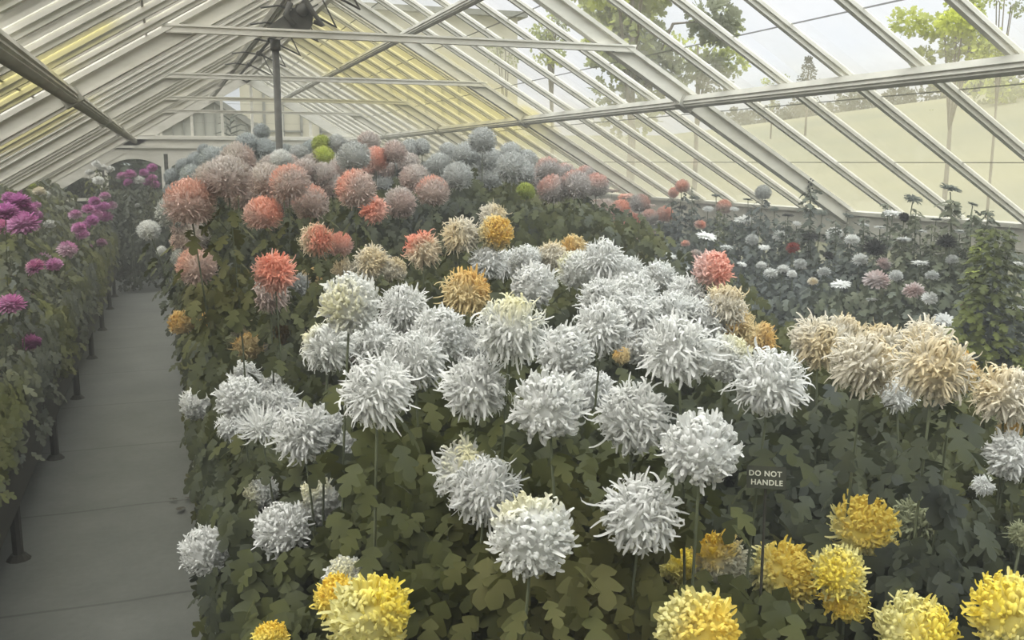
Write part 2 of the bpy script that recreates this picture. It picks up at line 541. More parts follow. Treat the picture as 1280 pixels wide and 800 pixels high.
LT_ = [
(24,253,24,'magenta',''),
(33,264,24,'orchid',''),
(29,281,32,'orchid','the broad orchid bloom at far left'),
(7,266,26,'magenta',''),
(4,284,20,'orchid',''),
(12,248,16,'magenta',''),
(45,270,14,'magenta',''),
(110,262,13,'orchid',''),
(124,260,14,'magenta','the magenta bloom cluster near path'),
(94,269,14,'pinkish',''),
(98,286,15,'orchid',''),
(118,252,12,'magenta',''),
(130,258,12,'magenta',''),
(122,268,12,'orchid',''),
(106,283,12,'orchid',''),
(92,282,10,'pinkish',''),
(20,240,12,'magenta',''),
(45,258,12,'orchid',''),
(18,290,14,'orchid',''),
(140,257,11,'pinkish',''),
(131,272,16,'magenta',''),
(115,276,14,'magenta',''),
(131,246,12,'pinkish',''),
(103,294,14,'orchid',''),
(44,334,20,'orchid','the ringed orchid bloom mid bench'),
(55,323,15,'pinkish',''),
(68,331,17,'orchid',''),
(84,312,20,'pinkish',''),
(76,320,12,'orchid',''),
(114,310,11,'pinkish',''),
(127,304,12,'pinkish',''),
(126,314,10,'magenta',''),
(60,342,12,'orchid',''),
(90,318,12,'orchid',''),
(13,382,30,'orchid','the round orchid bloom at left edge'),
(31,369,18,'orchid',''),
(36,416,18,'orchid',''),
(40,430,22,'magenta','the lowest magenta bloom on the bench'),
(30,424,12,'pinkish',''),
(153,221,13,'pinkish',''),
(163,218,12,'orchid',''),
(160,228,10,'magenta',''),
(174,226,13,'white',''),
(190,210,11,'magenta',''),
(190,223,11,'orchid','the orchid bloom at path end'),
(194,231,10,'orchid',''),
(180,216,10,'magenta',''),
(184,228,9,'magenta',''),
(128,210,9,'white','the tiny white bloom under the eave'),
(138,212,9,'white',''),
(123,226,12,'white',''),
(120,205,9,'white',''),
(172,257,6,'white',''),
(112,216,9,'white',''),
(49,240,13,'cream','the pale cream bloom atop the bench'),
(40,234,10,'lime',''),
(57,244,10,'white',''),
(62,281,13,'white',''),
(70,277,10,'cream',''),
(23,310,11,'white',''),
(66,292,10,'white',''),
(88,262,8,'white',''),
(33,225,9,'white',''),
(15,330,10,'white',''),
]
SKY0, SKY1 = 1.35, 8.6
VEIL = 0.02
# ------------------------------------------------------------------ the house: roof geometry (z world = camera-relative + 2)
TH = math.radians(30.5); TAN = math.tan(TH)
XC = 1.526; EAVE_X = (XC-3.394, XC+3.394); EAVE_Z = 1.636; RIDGE_Z = EAVE_Z + 3.394*TAN
Y_END = 18.78; Y_FRONT = -3.45
SLEN = 3.394/math.cos(TH)
def slope(side, s, y, h=0.0):
    """point s metres up the slope from the eave, h metres above the glass (negative = hanging inside)"""
    x = s*math.cos(TH) - h*math.sin(TH); z = EAVE_Z + s*math.sin(TH) + h*math.cos(TH)
    return Vector(((EAVE_X[0] + x) if side < 0 else (EAVE_X[1] - x), y, z))
def slope_beam(mb, side, s0, s1, y0, y1, h0, h1):
    vs = [slope(side, s, y, h) for h in (h0, h1) for y in (y0, y1) for s in (s0, s1)]
    mb.add(vs, [(0,2,3,1),(4,5,7,6),(0,1,5,4),(2,6,7,3),(0,4,6,2),(1,3,7,5)])
def on_roof(x, y, side=1):
    r = ray(x, y); s = side
    # plane: z = EAVE_Z + |EAVE_X - X| * TAN
    if side > 0: t = (EAVE_Z + EAVE_X[1]*TAN - CAMZ)/(r.z + TAN*r.x)
    else: t = (EAVE_Z - EAVE_X[0]*TAN - CAMZ)/(r.z - TAN*r.x)
    return Vector((0, 0, CAMZ)) + t*r
st = [(on_roof(500, 95), 1.5), (on_roof(560, 110), 1.3), (on_roof(650, 140), .45), (on_roof(440, 90), 1.3)]
M['glass_right'] = glass_mat('washed_glass', (.08, .45, .30), (134,130,108), (244,248,246), [(p.x, p.y, p.z, r) for p, r in st])
stl = [(on_roof(45, 82, -1), .35), (on_roof(90, 60, -1), .3), (on_roof(20, 110, -1), .3), (on_roof(75, 145, -1), .4), (on_roof(30, 165, -1), .4)]
M['glass_left'] = glass_mat('whitewashed_glass', (.70, .70, 0), (250,247,234), (240,240,232), [(p.x, p.y, p.z, r) for p, r in stl])

RAFT = [-3.4, -.45, 2.70, 5.98, 9.15, 12.33, 15.52]
bays = [(RAFT[i], RAFT[i+1] if i+1 < len(RAFT) else Y_END) for i in range(len(RAFT))]
wn = 1
for side in (-1, 1):
    for (a, b) in bays:
        mb = MB(); vs = [slope(side, s, y, 0) for y in (a, b) for s in (-.03, SLEN)]
        mb.add(vs, [(0,1,3,2)])
        w = struct(mb, 'window_%d' % wn, M['glass_right' if side > 0 else 'glass_left']); wn += 1
        w['label'] = 'whitewashed roof glazing bay'; del w['label']
        for k in range(1, 6):
            y = a + (b-a)*k/6
            g = MB()
            slope_beam(g, side, 0, SLEN-.02, y-.027, y+.027, -.022, -.004)
            slope_beam(g, side, 0, SLEN-.02, y-.015, y+.015, -.045, -.022)
            slope_beam(g, side, 0, SLEN-.02, y-.009, y+.009, -.004, .012)
            g.build('glazing_bar', M['paint'], w)
tn = 1
for side in (-1, 1):
    for y in RAFT:
        g = MB()
        slope_beam(g, side, -.02, SLEN-.01, y-.028, y+.028, -.105, -.004)
        slope_beam(g, side, -.02, SLEN-.01, y-.055, y+.055, -.03, -.004)
        slope_beam(g, side, -.02, SLEN-.01, y-.036, y+.036, -.115, -.105)
        struct(g, 'trim_%d' % tn, M['paint']); tn += 1
    # lower and upper purlins, stepped mouldings
    for sp, hh in ((1.66 if side > 0 else 1.57, .085), (SLEN-.80, .07)):
        g = MB()
        slope_beam(g, side, sp-hh/2, sp+hh/2, Y_FRONT, Y_END-.06, -.098, -.060)
        slope_beam(g, side, sp-hh*.3, sp+hh*.36, Y_FRONT, Y_END-.06, -.118, -.098)
        slope_beam(g, side, sp-hh*.12, sp+hh*.2, Y_FRONT, Y_END-.06, -.128, -.118)
        struct(g, 'trim_%d' % tn, M['paint_grey']); tn += 1
    for y in RAFT:      # short bracket where the purlin meets each rafter
        g = MB(); sq = 1.66 if side > 0 else 1.57; slope_beam(g, side, sq-.055, sq+.055, y-.045, y+.045, -.134, -.055)
        struct(g, 'trim_%d' % tn, M['paint_grey']); tn += 1
# ridge board
g = MB(); g.box(XC-.025, XC+.025, Y_FRONT, Y_END, RIDGE_Z-.16, RIDGE_Z+.03); g.prism([(XC-.12, RIDGE_Z-.06), (XC, RIDGE_Z+.05), (XC+.12, RIDGE_Z-.06), (XC, RIDGE_Z+.0)], Y_FRONT, Y_END)
struct(g, 'trim_%d' % tn, M['paint']); tn += 1
# eave plates
for side in (-1, 1):
    g = MB(); x = EAVE_X[0] if side < 0 else EAVE_X[1]
    g.box(x-.05 if side > 0 else x-.08, x+.08 if side > 0 else x+.05, Y_FRONT, Y_END, EAVE_Z-.16, EAVE_Z-.01)
    g.box(x-.075 if side > 0 else x-.08, x+.08 if side > 0 else x+.075, Y_FRONT, Y_END, EAVE_Z-.035, EAVE_Z-.008)
    g.box(x-.065 if side > 0 else x-.08, x+.08 if side > 0 else x+.065, Y_FRONT, Y_END, EAVE_Z-.20, EAVE_Z-.16)
    struct(g, 'trim_%d' % tn, M['paint_grey']); tn += 1
# side walls: low plaster wall, row of glazed sashes above it
M['pane'] = glass_mat('side_glass', (.6, .6, 0), (120,120,108), (240,242,236))
for side in (-1, 1):
    x = EAVE_X[0] if side < 0 else EAVE_X[1]
    g = MB(); g.box(min(x, x+side*.14), max(x, x+side*.14), Y_FRONT, Y_END, 0, .86); g.box(x-side*.03, x+side*.17, Y_FRONT, Y_END, .86, .90)
    struct(g, 'wall_left' if side < 0 else 'wall_right', M['dwarf_wall'])
    for (a, b) in bays:
        g = MB(); xx = x+side*.04
        g.add([(xx, a, .9), (xx, b, .9), (xx, b, 1.44), (xx, a, 1.44)], [(0, 1, 2, 3)])
        w = struct(g, 'window_%d' % wn, M['pane']); wn += 1
        for k in range(0, 6):
            y = a+(b-a)*k/6; t = .05 if k == 0 else .02
            f = MB(); f.box(xx-.03, xx+.03, y-t, y+t, .9, 1.44); f.build('mullion', M['paint'], w)
        f = MB(); f.box(xx-.028, xx+.028, a, b, .9, .96); f.box(xx-.028, xx+.028, a, b, 1.36, 1.44); f.build('window_frame', M['paint'], w)
# front gable behind the camera
g = MB(); g.prism([(EAVE_X[0], 0), (EAVE_X[1], 0), (EAVE_X[1], EAVE_Z), (XC, RIDGE_Z), (EAVE_X[0], EAVE_Z)], Y_FRONT-.1, Y_FRONT)
struct(g, 'wall_front', M['dwarf_wall'])

# far gable: plate beam, mullions over it, arched sashes under it
g = MB(); yb = Y_END
g.box(EAVE_X[0]+.05, EAVE_X[1]-.05, yb-.05, yb+.06, 2.22, 2.47)
g.box(EAVE_X[0]+.05, EAVE_X[1]-.05, yb-.10, yb-.05, 2.40, 2.46); g.box(EAVE_X[0]+.05, EAVE_X[1]-.05, yb-.08, yb-.05, 2.24, 2.29)
struct(g, 'trim_%d' % tn, M['paint']); tn += 1
g = MB(); g.add([(EAVE_X[0], yb, EAVE_Z), (EAVE_X[1], yb, EAVE_Z), (XC, yb, RIDGE_Z)], [(0, 1, 2)])
M['gable_glass'] = glass_mat('gable_glass', (.12, .12, 0), (150,148,136), (244,246,240))
w = struct(g, 'window_%d' % wn, M['gable_glass']); wn += 1
for k in range(-1, 10):
    x = -.02 + .54*(k) ; top = EAVE_Z + (x-EAVE_X[0])*TAN if x < XC else EAVE_Z + (EAVE_X[1]-x)*TAN
    if top-.05 < 2.5: continue
    f = MB(); f.box(x-.024, x+.024, yb-.035, yb+.03, 2.47, top-.04); f.build('mullion', M['paint'], w)
for side in (-1, 1):
    f = MB(); slope_beam(f, side, 0, SLEN, yb-.05, yb+.05, -.17, -.01); struct(f, 'trim_%d' % tn, M['paint']); tn += 1
def arch_window(x0, x1, z0, z1, rise, n, gm=glass_mat('sash_glass', (.03, .03, 0), (110,112,104), (225,230,226))):
    """sash with a flat-arched head"""
    g = MB(); g.add([(x0, yb+.02, z0), (x1, yb+.02, z0), (x1, yb+.02, z1), (x0, yb+.02, z1)], [(0, 1, 2, 3)])
    w = struct(g, 'window_%d' % n, gm)
    f = MB(); K = 14; t = .055
    pts = []
    for i in range(K+1):
        u = i/K; x = x0+t+(x1-x0-2*t)*u; z = z1-.03-rise*(2*u-1)**2
        pts.append((x, z))
    for i in range(K):
        (xa, za), (xb_, zb) = pts[i], pts[i+1]
        vs = [(x, y, z) for y in (yb-.04, yb+.04) for x, z in ((xa, za), (xb_, zb), (xb_, z1+.06), (xa, z1+.06))]
        f.add(vs, [(0,1,2,3),(7,6,5,4),(0,4,5,1),(1,5,6,2),(2,6,7,3),(3,7,4,0)])
    f.box(x0, x0+t, yb-.04, yb+.04, z0, z1+.06); f.box(x1-t, x1, yb-.04, yb+.04, z0, z1+.06)
    f.box(x0, x1, yb-.04, yb+.04, z0, z0+.1); f.box(x0, x1, yb-.035, yb+.035, z0+1.1, z0+1.15)
    f.build('arched_frame', M['paint'], w)
xs = [-2.0+.12, -1.02, .07, 1.16, 2.25, 3.34, 4.43]
arch_window(EAVE_X[0]+.02, -1.06, .2, 1.75, .08, wn); wn += 1
for i in range(1, 6):
    arch_window(xs[i], xs[i+1]-.07, .2, 2.08, .14, wn); wn += 1
f = MB()
for x in (-1.04, .035, 1.125, 2.215, 3.305, 4.395): f.box(x-.02, x+.02, yb-.03, yb+.03, .2, 2.22)
struct(f, 'trim_%d' % tn, M['iron']); tn += 1
f = MB(); f.box(EAVE_X[0], EAVE_X[1], yb-.06, yb+.08, 0, .2); struct(f, 'wall_back', M['dwarf_wall'])
f = MB(); f.box(EAVE_X[0], EAVE_X[1], yb-.04, yb+.05, 2.14, 2.22); struct(f, 'trim_%d' % tn, M['paint']); tn += 1

# ------------------------------------------------------------------ ties, post and ridge ventilating gear
tl = ['white tie beam spanning the roof at top, nearest and lowest-hung in view', 'second white tie beam back, crossing behind the dark post', 'third white tie beam back, thin, above the far gable', 'fourth and farthest white tie beam, just above the gable plate']
for i, y in enumerate((6.0, 9.17, 12.35, 15.53)):
    t = empty('tie_beam', (1.52, y-.05, 2.75)); tag(t, tl[i], 'beam', 'tie beams across the roof')
    b = MB(); b.box(-1.49, 1.51, -.02, .02, -.022, .022); b.box(-1.49, 1.51, -.03, .03, .012, .024); b.build('beam', M['paint'], t)
    for sx in (-1.40, 1.42):
        c = MB(); c.box(sx-.07, sx+.07, -.028, .028, -.028, -.021); c.build('end_bracket', M['paint_grey'], t)
post = empty('iron_post', (.665, 6.0, 0)); tag(post, 'dark iron post rising from the flowers to the nearest tie beam', 'post')
b = MB(); b.tube([(0, 0, 0), (0, 0, 2.69)], .021, 14); b.build('shaft', M['iron'], post, True)
b = MB(); b.tube([(0, 0, 2.655), (0, 0, 2.718)], .03, 14); b.build('collar', M['iron'], post, True)
gear = empty('ventilator_gear', (.98, 6.0, 3.1)); tag(gear, 'dark iron ridge ventilator gear with shaft and jointed arms under the ridge', 'gear')
b = MB(); b.tube([(0, -5.5, 0), (0, 7.0, 0)], .014, 8); b.build('shaft', M['iron'], gear, True)
for k, yy in enumerate((-1.2, 0.35, 1.25, 2.15, 3.25, 4.4, 5.6)):
    b = MB(); b.tube([(0, yy, 0), (.27, yy+.03, -.12), (.15, yy+.08, .15), (.46, yy+.1, .36)], .011, 6)
    b.tube([(0, yy-.015, 0), (0, yy+.015, 0)], .026, 10)
    b.build('lifting_arm', M['iron'], gear)
    b = MB(); b.tube([(0, yy+.1, 0), (-.14, yy+.1, .02), (-.26, yy+.1, -.0)], .008, 6); b.build('stay_rod', M['iron'], gear)
def onY(x, y, Y):
    r = ray(x, y); t = Y/r.y; return Vector((0, 0, CAMZ)) + t*r
pts = [onY(px, py, 5.95) for px, py in ((334, 34), (387, 38), (391, 30), (391, 8), (384, -2), (376, 3), (365, 12))]
hop = empty('gearbox_board', (pts[0].x, 5.95, pts[0].z)); tag(hop, 'dark slanted gear board hanging over the nearest tie beam', 'gear board')
b = MB(); b.prism([(p.x-pts[0].x, p.z-pts[0].z) for p in pts], .0, .06); b.build('board', M['iron'], hop)
wx = pts[4]-pts[0]; b = MB(); b.tube([(wx.x-.03, -.03, wx.z-.07), (wx.x-.03, .02, wx.z-.07)], .036, 16)
b.build('wheel', M['iron'], hop, True)
b = MB(); b.tube([(wx.x-.1, -.01, wx.z-.03), (wx.x-.13, -.012, wx.z-.1), (wx.x-.08, -.01, wx.z-.16)], .018, 8); b.build('chain_hook', M['iron'], hop, True)
b = MB(); b.tube([onY(384, 5, 5.9)-pts[0]-Vector((0, 5.95-5.95, 0)), onY(404, 33, 5.9)-pts[0], onY(392, 27, 5.9)-pts[0]], .014, 6); b.build('lifting_arm', M['iron'], hop)

# ------------------------------------------------------------------ floor, path
m, nt, out = newmat('path_concrete')
g_ = nt.nodes.new('ShaderNodeNewGeometry'); P = g_.outputs['Position']
sx = nt.nodes.new('ShaderNodeSeparateXYZ'); nt.links.new(P, sx.inputs[0])
n1 = noise(nt, P, 2.2, 6); n2 = noise(nt, P, 25, 3)
c = ramp(nt, math_(nt, 'ADD', math_(nt, 'MULTIPLY', n1, .7), math_(nt, 'MULTIPLY', n2, .3)), [(.3, lin((90,93,87))), (.7, lin((110,112,106)))])
wob = math_(nt, 'MULTIPLY', math_(nt, 'SUBTRACT', noise(nt, P, 1.5, 2), .5), .05)
fr = math_(nt, 'FRACT', math_(nt, 'DIVIDE', math_(nt, 'ADD', math_(nt, 'ADD', sx.outputs[1], .73), wob), 1.3))
c = mixc(nt, math_(nt, 'MULTIPLY', math_(nt, 'LESS_THAN', fr, .016), .55), c, lin((60,62,56)))
bs = nt.nodes.new('ShaderNodeBsdfPrincipled'); bs.inputs['Roughness'].default_value = .85; bs.inputs['Specular IOR Level'].default_value = .2
nt.links.new(c, bs.inputs['Base Color']); nt.links.new(bs.outputs[0], out.inputs[0]); M['concrete'] = m
g = MB(); g.box(EAVE_X[0], EAVE_X[1], Y_FRONT, Y_END, -.12, 0); struct(g, 'floor', M['concrete'])

# ------------------------------------------------------------------ beds and benches
bed = empty('planting_bed', (1.6, 7.5, 0)); tag(bed, 'dark-kerbed raised planting bed under the central bank of chrysanthemums', 'flower bed')
BX0, BX1 = .10, 3.0
b = MB(); b.box(BX0-1.6, BX0-1.56, -7.1, 8.4, 0, .2); b.box(BX1-1.64, BX1-1.6, -7.1, 8.4, 0, .2); b.box(BX0-1.6, BX1-1.6, 8.36, 8.4, 0, .2); b.box(BX0-1.6, BX1-1.6, -7.1, -7.06, 0, .2)
b.build('kerb', M['dark_wood'], bed)
b = MB(); b.box(BX0-1.56, BX1-1.64, -7.06, 8.36, 0, .17); b.build('soil', M['soil'], bed)
def bench(name, x0, x1, y0, y1, ztop, zlow, label, legs):
    t = empty(name, ((x0+x1)/2, (y0+y1)/2, 0)); tag(t, label, 'bench')
    w = (x1-x0)/2; l = (y1-y0)/2
    b = MB(); b.box(-w, -w+.03, -l, l, zlow, ztop); b.box(w-.03, w, -l, l, zlow, ztop); b.box(-w, w, -l, -l+.03, zlow, ztop); b.box(-w, w, l-.03, l, zlow, ztop)
    b.box(w-.045, w+.02, -l, l, ztop-.01, ztop+.03)
    b.build('fascia', M['dark_wood'], t)
    b = MB(); b.box(-w+.03, w-.03, -l+.03, l-.03, zlow+.02, ztop-.04); b.build('soil', M['soil'], t)
    for y in legs:
        for s in (-1, 1):
            b = MB(); X = s*(w-.05); Y = y-(y0+y1)/2
            b.tube([(X, Y, 0), (X, Y, zlow+.03)], .026, 8); b.tube([(X, Y, 0), (X, Y, .03)], [.06, .035], 10)
            b.build('leg', M['dark_wood'], t)
    return t
lg = [1.62, 3.39, 5.16, 6.93, 8.7, 10.48, 12.25, 14.0, 15.3]
bench('plant_bench', -1.84, -.76, .2, 15.6, .74, .34, 'long dark wooden plant bench left of the path carrying magenta chrysanthemums', lg)
bench('plant_bench', 3.55, 4.84, .2, 17.5, .62, .34, 'plant bench along the right wall carrying tall single-flowered plants', lg+[17])

# fallen leaves on the path
LEAF_V = None
def leaf_template():
    mid = [(0,0),(.28,0),(.52,0),(.76,0),(1.0,0)]
    ol = [(.03,.03),(.10,.14),(.23,.29),(.32,.23),(.34,.11),(.44,.24),(.59,.39),(.67,.29),(.63,.11),(.74,.19),(.87,.19),(.95,.08)]
    V = [(x, 0, -.22*x*x) for x, _ in mid]
    for s in (1, -1):
        V += [(x, s*y, .20*y - .25*x*x - .65*y*y) for x, y in ol]
    T = []; Q = []
    for k, o in ((0, 5), (1, 17)):
        def q(*a): Q.append(a if k == 0 else a[::-1])
        def t(*a): T.append(a if k == 0 else a[::-1])
        q(0, 1, o+1, o+0); q(1, o+3, o+2, o+1); t(1, o+4, o+3); t(1, 2, o+4); q(2, o+6, o+5, o+4); t(2, o+7, o+6); t(2, o+8, o+7); t(2, 3, o+8); q(3, o+10, o+9, o+8); q(3, 4, o+11, o+10)
    return np.array(V, float), np.array(T), np.array(Q)
LV, LT, LQ = leaf_template()
def leaf_cloud(name, P, D, Nrm, L, mat, W=1.0):
    """leaves with base P, pointing D, face normal near Nrm, length L -> one mesh"""
    P = np.asarray(P, float); n = len(P)
    D = D/np.linalg.norm(D, axis=1, keepdims=True)
    S = np.cross(Nrm, D); S /= np.linalg.norm(S, axis=1, keepdims=True)+1e-9
    U = np.cross(D, S)
    L = np.asarray(L).reshape(n, 1, 1)
    V = P[:, None, :] + L*(LV[None, :, 0:1]*D[:, None, :] + W*LV[None, :, 1:2]*S[:, None, :] + LV[None, :, 2:3]*U[:, None, :])
    off = (np.arange(n)*len(LV))[:, None, None]
    return np_mesh(name, V.reshape(-1, 3), [(LT[None]+off).reshape(-1, 3), (LQ[None]+off).reshape(-1, 4)], mat, True)
M['dead_leaf'] = solid('dead_leaf', (58,56,46), (78,74,60), 30)
for i, (px, py, lb) in enumerate(((211, 629, 'dark fallen leaf on the path, leftmost of three'), (222, 643, 'largest dark fallen leaf on the path, nearest of three'), (238, 628, 'dark fallen leaf on the path beside the bed kerb'))):
    r = ray(px, py); p = Vector((0, 0, 2)) + r*(-2/r.z); a = 1.1*i
    me = leaf_cloud('fallen_leaf', [(0, 0, .025)], np.array([[math.cos(a), math.sin(a), .15]]), np.array([[0., 0, 1]]), [.075 if i == 1 else .05], M['dead_leaf'])
    o = bpy.data.objects.new('fallen_leaf', me); COL.objects.link(o); o.location = (p.x, p.y, .0); tag(o, lb, 'leaf', 'fallen leaves on the path')

# ------------------------------------------------------------------ bloom meshes (radius about 1, axis +Z, attached at the base)
def petals(specs, seg, cross=True):
    """specs: alpha, phi0, r0, length, width, bend, curl, twist -> V, Q"""
    A = np.array(specs, float); n = len(A)
    al, ph, r0, L, W, bend, curl, tw = A.T
    t = np.linspace(0, 1, seg+1)
    phi = ph[:, None] + bend[:, None]*t[None]**1.3 + curl[:, None]*np.clip(t[None]-.40, 0, 1)**1.5*2.9
    alp = al[:, None] + tw[:, None]*t[None]
    er = np.stack([np.cos(alp), np.sin(alp), np.zeros_like(alp)], -1)
    ez = np.array([0, 0, 1.])
    d = np.sin(phi)[..., None]*er + np.cos(phi)[..., None]*ez
    step = (L/seg)[:, None, None]*d
    c = np.cumsum(step, 1) - step
    start = r0[:, None, None]*(np.sin(ph)[:, None, None]*er[:, :1] + np.cos(ph)[:, None, None]*ez)
    c = c + start
    side = np.stack([-np.sin(alp), np.cos(alp), np.zeros_like(alp)], -1)
    nrm = np.cross(d, side)
    prof = np.interp(t, [0, .3, .6, .85, 1], [.5, .85, 1, .9, .5])
    w = (W[:, None]*prof[None])[..., None]
    V = np.stack([c - side*w + nrm*w*.55, c, c + side*w + nrm*w*.55], 2)   # n, seg+1, 3, 3
    base = (np.arange(n)*(seg+1)*3)[:, None, None]
    i = np.arange(seg)[None, :, None]; k = np.arange(2)[None, None, :]
    a = base + i*3 + k
    Q = np.stack([a, a+1, a+4, a+3], -1).reshape(-1, 4)
    return V.reshape(-1, 3), Q
def core(r, zc, n=10, m_=6):
    V = []; Q = []
    for j in range(m_+1):
        ph = PI*j/m_
        for i in range(n):
            V.append((r*math.sin(ph)*math.cos(2*PI*i/n), r*math.sin(ph)*math.sin(2*PI*i/n), zc+r*math.cos(ph)))
    for j in range(m_):
        for i in range(n): Q.append((j*n+i, j*n+(i+1) % n, (j+1)*n+(i+1) % n, (j+1)*n+i))
    return np.array(V), np.array(Q)
def bloom_mesh(kind, seed):
    r = np.random.default_rng(seed); S = []
    ga = PI*(3-math.sqrt(5))
    if kind == 'S':
        n = 560
        for i in range(n):
            u = (i+.5)/n; phi = math.acos(1-1.76*u)
            L = .66*(1+r.normal()*.14)
            if phi < .8: bend = -.4-r.random()*1.2; curl = -2.6*r.random()
            elif phi < 1.45: bend = r.normal()*.7; curl = r.normal()*1.6+(1.6 if r.random() < .5 else -2.0)
            else: bend = .5+r.random()*.9; curl = r.normal()*1.2+(1.2 if r.random() < .6 else -2.6)
            if r.random() < .10: L *= 1.28; curl -= 1.5
            S.append((i*ga+r.normal()*.12, phi+r.normal()*.12, .36, L, .036*(1+r.normal()*.18), bend, curl, r.normal()*.8))
        V, Q = petals(S, 8); cr = .62; zc = -.02
    elif kind == 'C':
        n = 430
        for i in range(n):
            u = (i+.5)/n; phi = math.acos(1-1.80*u)
            L = .56*(1+r.normal()*.12)
            S.append((i*ga+r.normal()*.15, phi+r.normal()*.12, .46, L, .044*(1+r.normal()*.15), r.normal()*.6-.4, -2.2+r.normal()*1.2, r.normal()*1.1))
        V, Q = petals(S, 7); cr = .66; zc = -.02
    elif kind == 'F':
        n = 150
        for i in range(n):
            u = (i+.5)/n; phi = .35+1.35*u**.6
            S.append((i*ga+r.normal()*.2, phi, .08, .95*(1+r.normal()*.22), .042, r.random()*.8-.1, -1.8*r.random()-.2, r.normal()*.6))
        V, Q = petals(S, 8); cr = .28; zc = .02
    elif kind == 'G':
        n = 620
        for i in range(n):
            u = (i+.5)/n; phi = math.acos(1-1.82*u)
            S.append((i*ga+r.normal()*.08, phi+r.normal()*.05,   .56, .42*(1+r.normal()*.07), .034, r.normal()*.4-.1, -1.6+r.normal()*1.2, r.normal()*.6))
        V, Q = petals(S, 5); cr = .72; zc = 0
    elif kind == 'P':
        n = 120
        for i in range(n):
            u = (i+.5)/n; phi = math.acos(1-1.5*u)
            S.append((i*ga, phi+r.normal()*.06, .3, .62*(1+r.normal()*.08), .10, .1+.3*u, -.5+r.normal()*.3, r.normal()*.15))
        V, Q = petals(S, 4); V[:, 2] *= .85; cr = .5; zc = 0
    elif kind == 'D':
        for ring, (n, ph, L) in enumerate(((22, 1.25, .95), (20, 1.45, .9), (14, 1.05, .6))):
            for i in range(n):
                S.append((2*PI*(i+.3*ring)/n+r.normal()*.06, ph+r.normal()*.07, .08, L*(1+r.normal()*.06), .10, .35+r.normal()*.1, r.normal()*.3, r.normal()*.1))
        V, Q = petals(S, 4); cr = .2; zc = .08
    elif kind == 'B':                                          # a tip of tight buds
        V = np.zeros((0, 3)); Q = np.zeros((0, 4), int)
        for i in range(9):
            a = i*ga; v, q = core(.22, 0, 8, 5); v = v + np.array([math.cos(a)*.5*(i > 0), math.sin(a)*.5*(i > 0), 1.6-.38*i]); Q = np.vstack([Q, q+len(V)]); V = np.vstack([V, v])
        return np_mesh('bloom_bud_tip', V, [Q], None, True)
    q_ = np.quantile(np.linalg.norm(V, axis=1), .93); V = V/q_
    cv, cq = core(cr/q_, zc)
    Q = np.vstack([Q, cq+len(V)]); V = np.vstack([V, cv])
    return np_mesh('bloom_'+kind, V, [Q], None, True)
BM = {k: [bloom_mesh(k, 100*j+ord(k)) for j in range(n)] for k, n in (('S', 7), ('C', 4), ('F', 2), ('G', 5), ('P', 3), ('D', 3), ('B', 1))}
BM['S'] = BM['S']+BM['C'][:3]
for k in BM:
    for me in BM[k]:
        if not me.materials: me.materials.append(None)

COLR = {  # description, type word override, base, tint, threshold
 'white': ('white', (226,227,222), None, 0), 'white_cream': ('cream-flecked white', (228,229,223), (228,224,184), .72),
 'white_yellow': ('grey-white and yellow', (206,204,182), (236,206,84), .4),
 'cream': ('cream', (220,214,196), (218,204,168), .4), 'cream_amber': ('cream and amber', (226,218,180), (222,188,100), .3),
 'cream_coral': ('cream and coral', (226,212,184), (226,158,134), .3), 'amber': ('amber', (222,204,156), (218,184,112), .4), 'dull_amber': ('dull amber', (120,98,44), None, 0),
 'yellow': ('yellow', (230,224,160), (236,214,104), .2), 'pale_yellow': ('pale yellow', (232,226,158), (238,220,90), .45), 'deep_yellow': ('deep yellow', (240,224,120), (238,208,84), .5),
 'greenish': ('dim greenish', (150,154,120), None, 0),
 'coral': ('coral', (224,192,178), (228,172,150), .25), 'coral_grey': ('coral-flushed', (208,192,182), (224,176,156), .3), 'orange': ('orange', (234,188,170), (234,162,136), .3),
 'peach_grey': ('peach', (214,192,180), (214,174,156), .3), 'dusty': ('dusty pink', (206,188,178), (202,194,186), .2), 'dusty_grey': ('pinkish grey', (192,186,180), (206,168,154), .45),
 'grey': ('silver grey', (196,198,193), None, 0), 'bluegrey': ('bluish grey', (188,194,192), None, 0), 'lime': ('yellow-green', (172,182,92), None, 0), 'lime_dusty': ('lime and pink', (200,184,150), (190,200,100), .1),
 'pink': ('pink', (230,200,190), (230,172,152), .3), 'pinkwhite': ('pinkish white', (196,176,170), (206,196,192), .2),
 'maroon': ('dark red', (140,58,44), None, 0), 'dark': ('very dark', (62,62,56), None, 0), 'greyflat': ('dull grey', (108,114,104), None, 0),
 'magenta': ('magenta', (176,108,158), (198,132,184), .3), 'orchid': ('orchid pink', (210,158,194), (192,122,170), .3), 'pinkish': ('pale pink', (208,180,196), (190,130,170), .3),
}
PM = {}
dirs = [(.7, 0, .7), (-.7, .1, .6), (.3, -.8, .4), (-.4, -.7, .5), (0, 0, 1)]
def pm(c):
    dsc, base, tint, at = COLR[c]
    i = random.randrange(5) if tint else 0
    if (c, i) not in PM: PM[(c, i)] = petal_mat('%s_%d' % (c, i), base, tint, dirs[i], at)
    return PM[(c, i)]
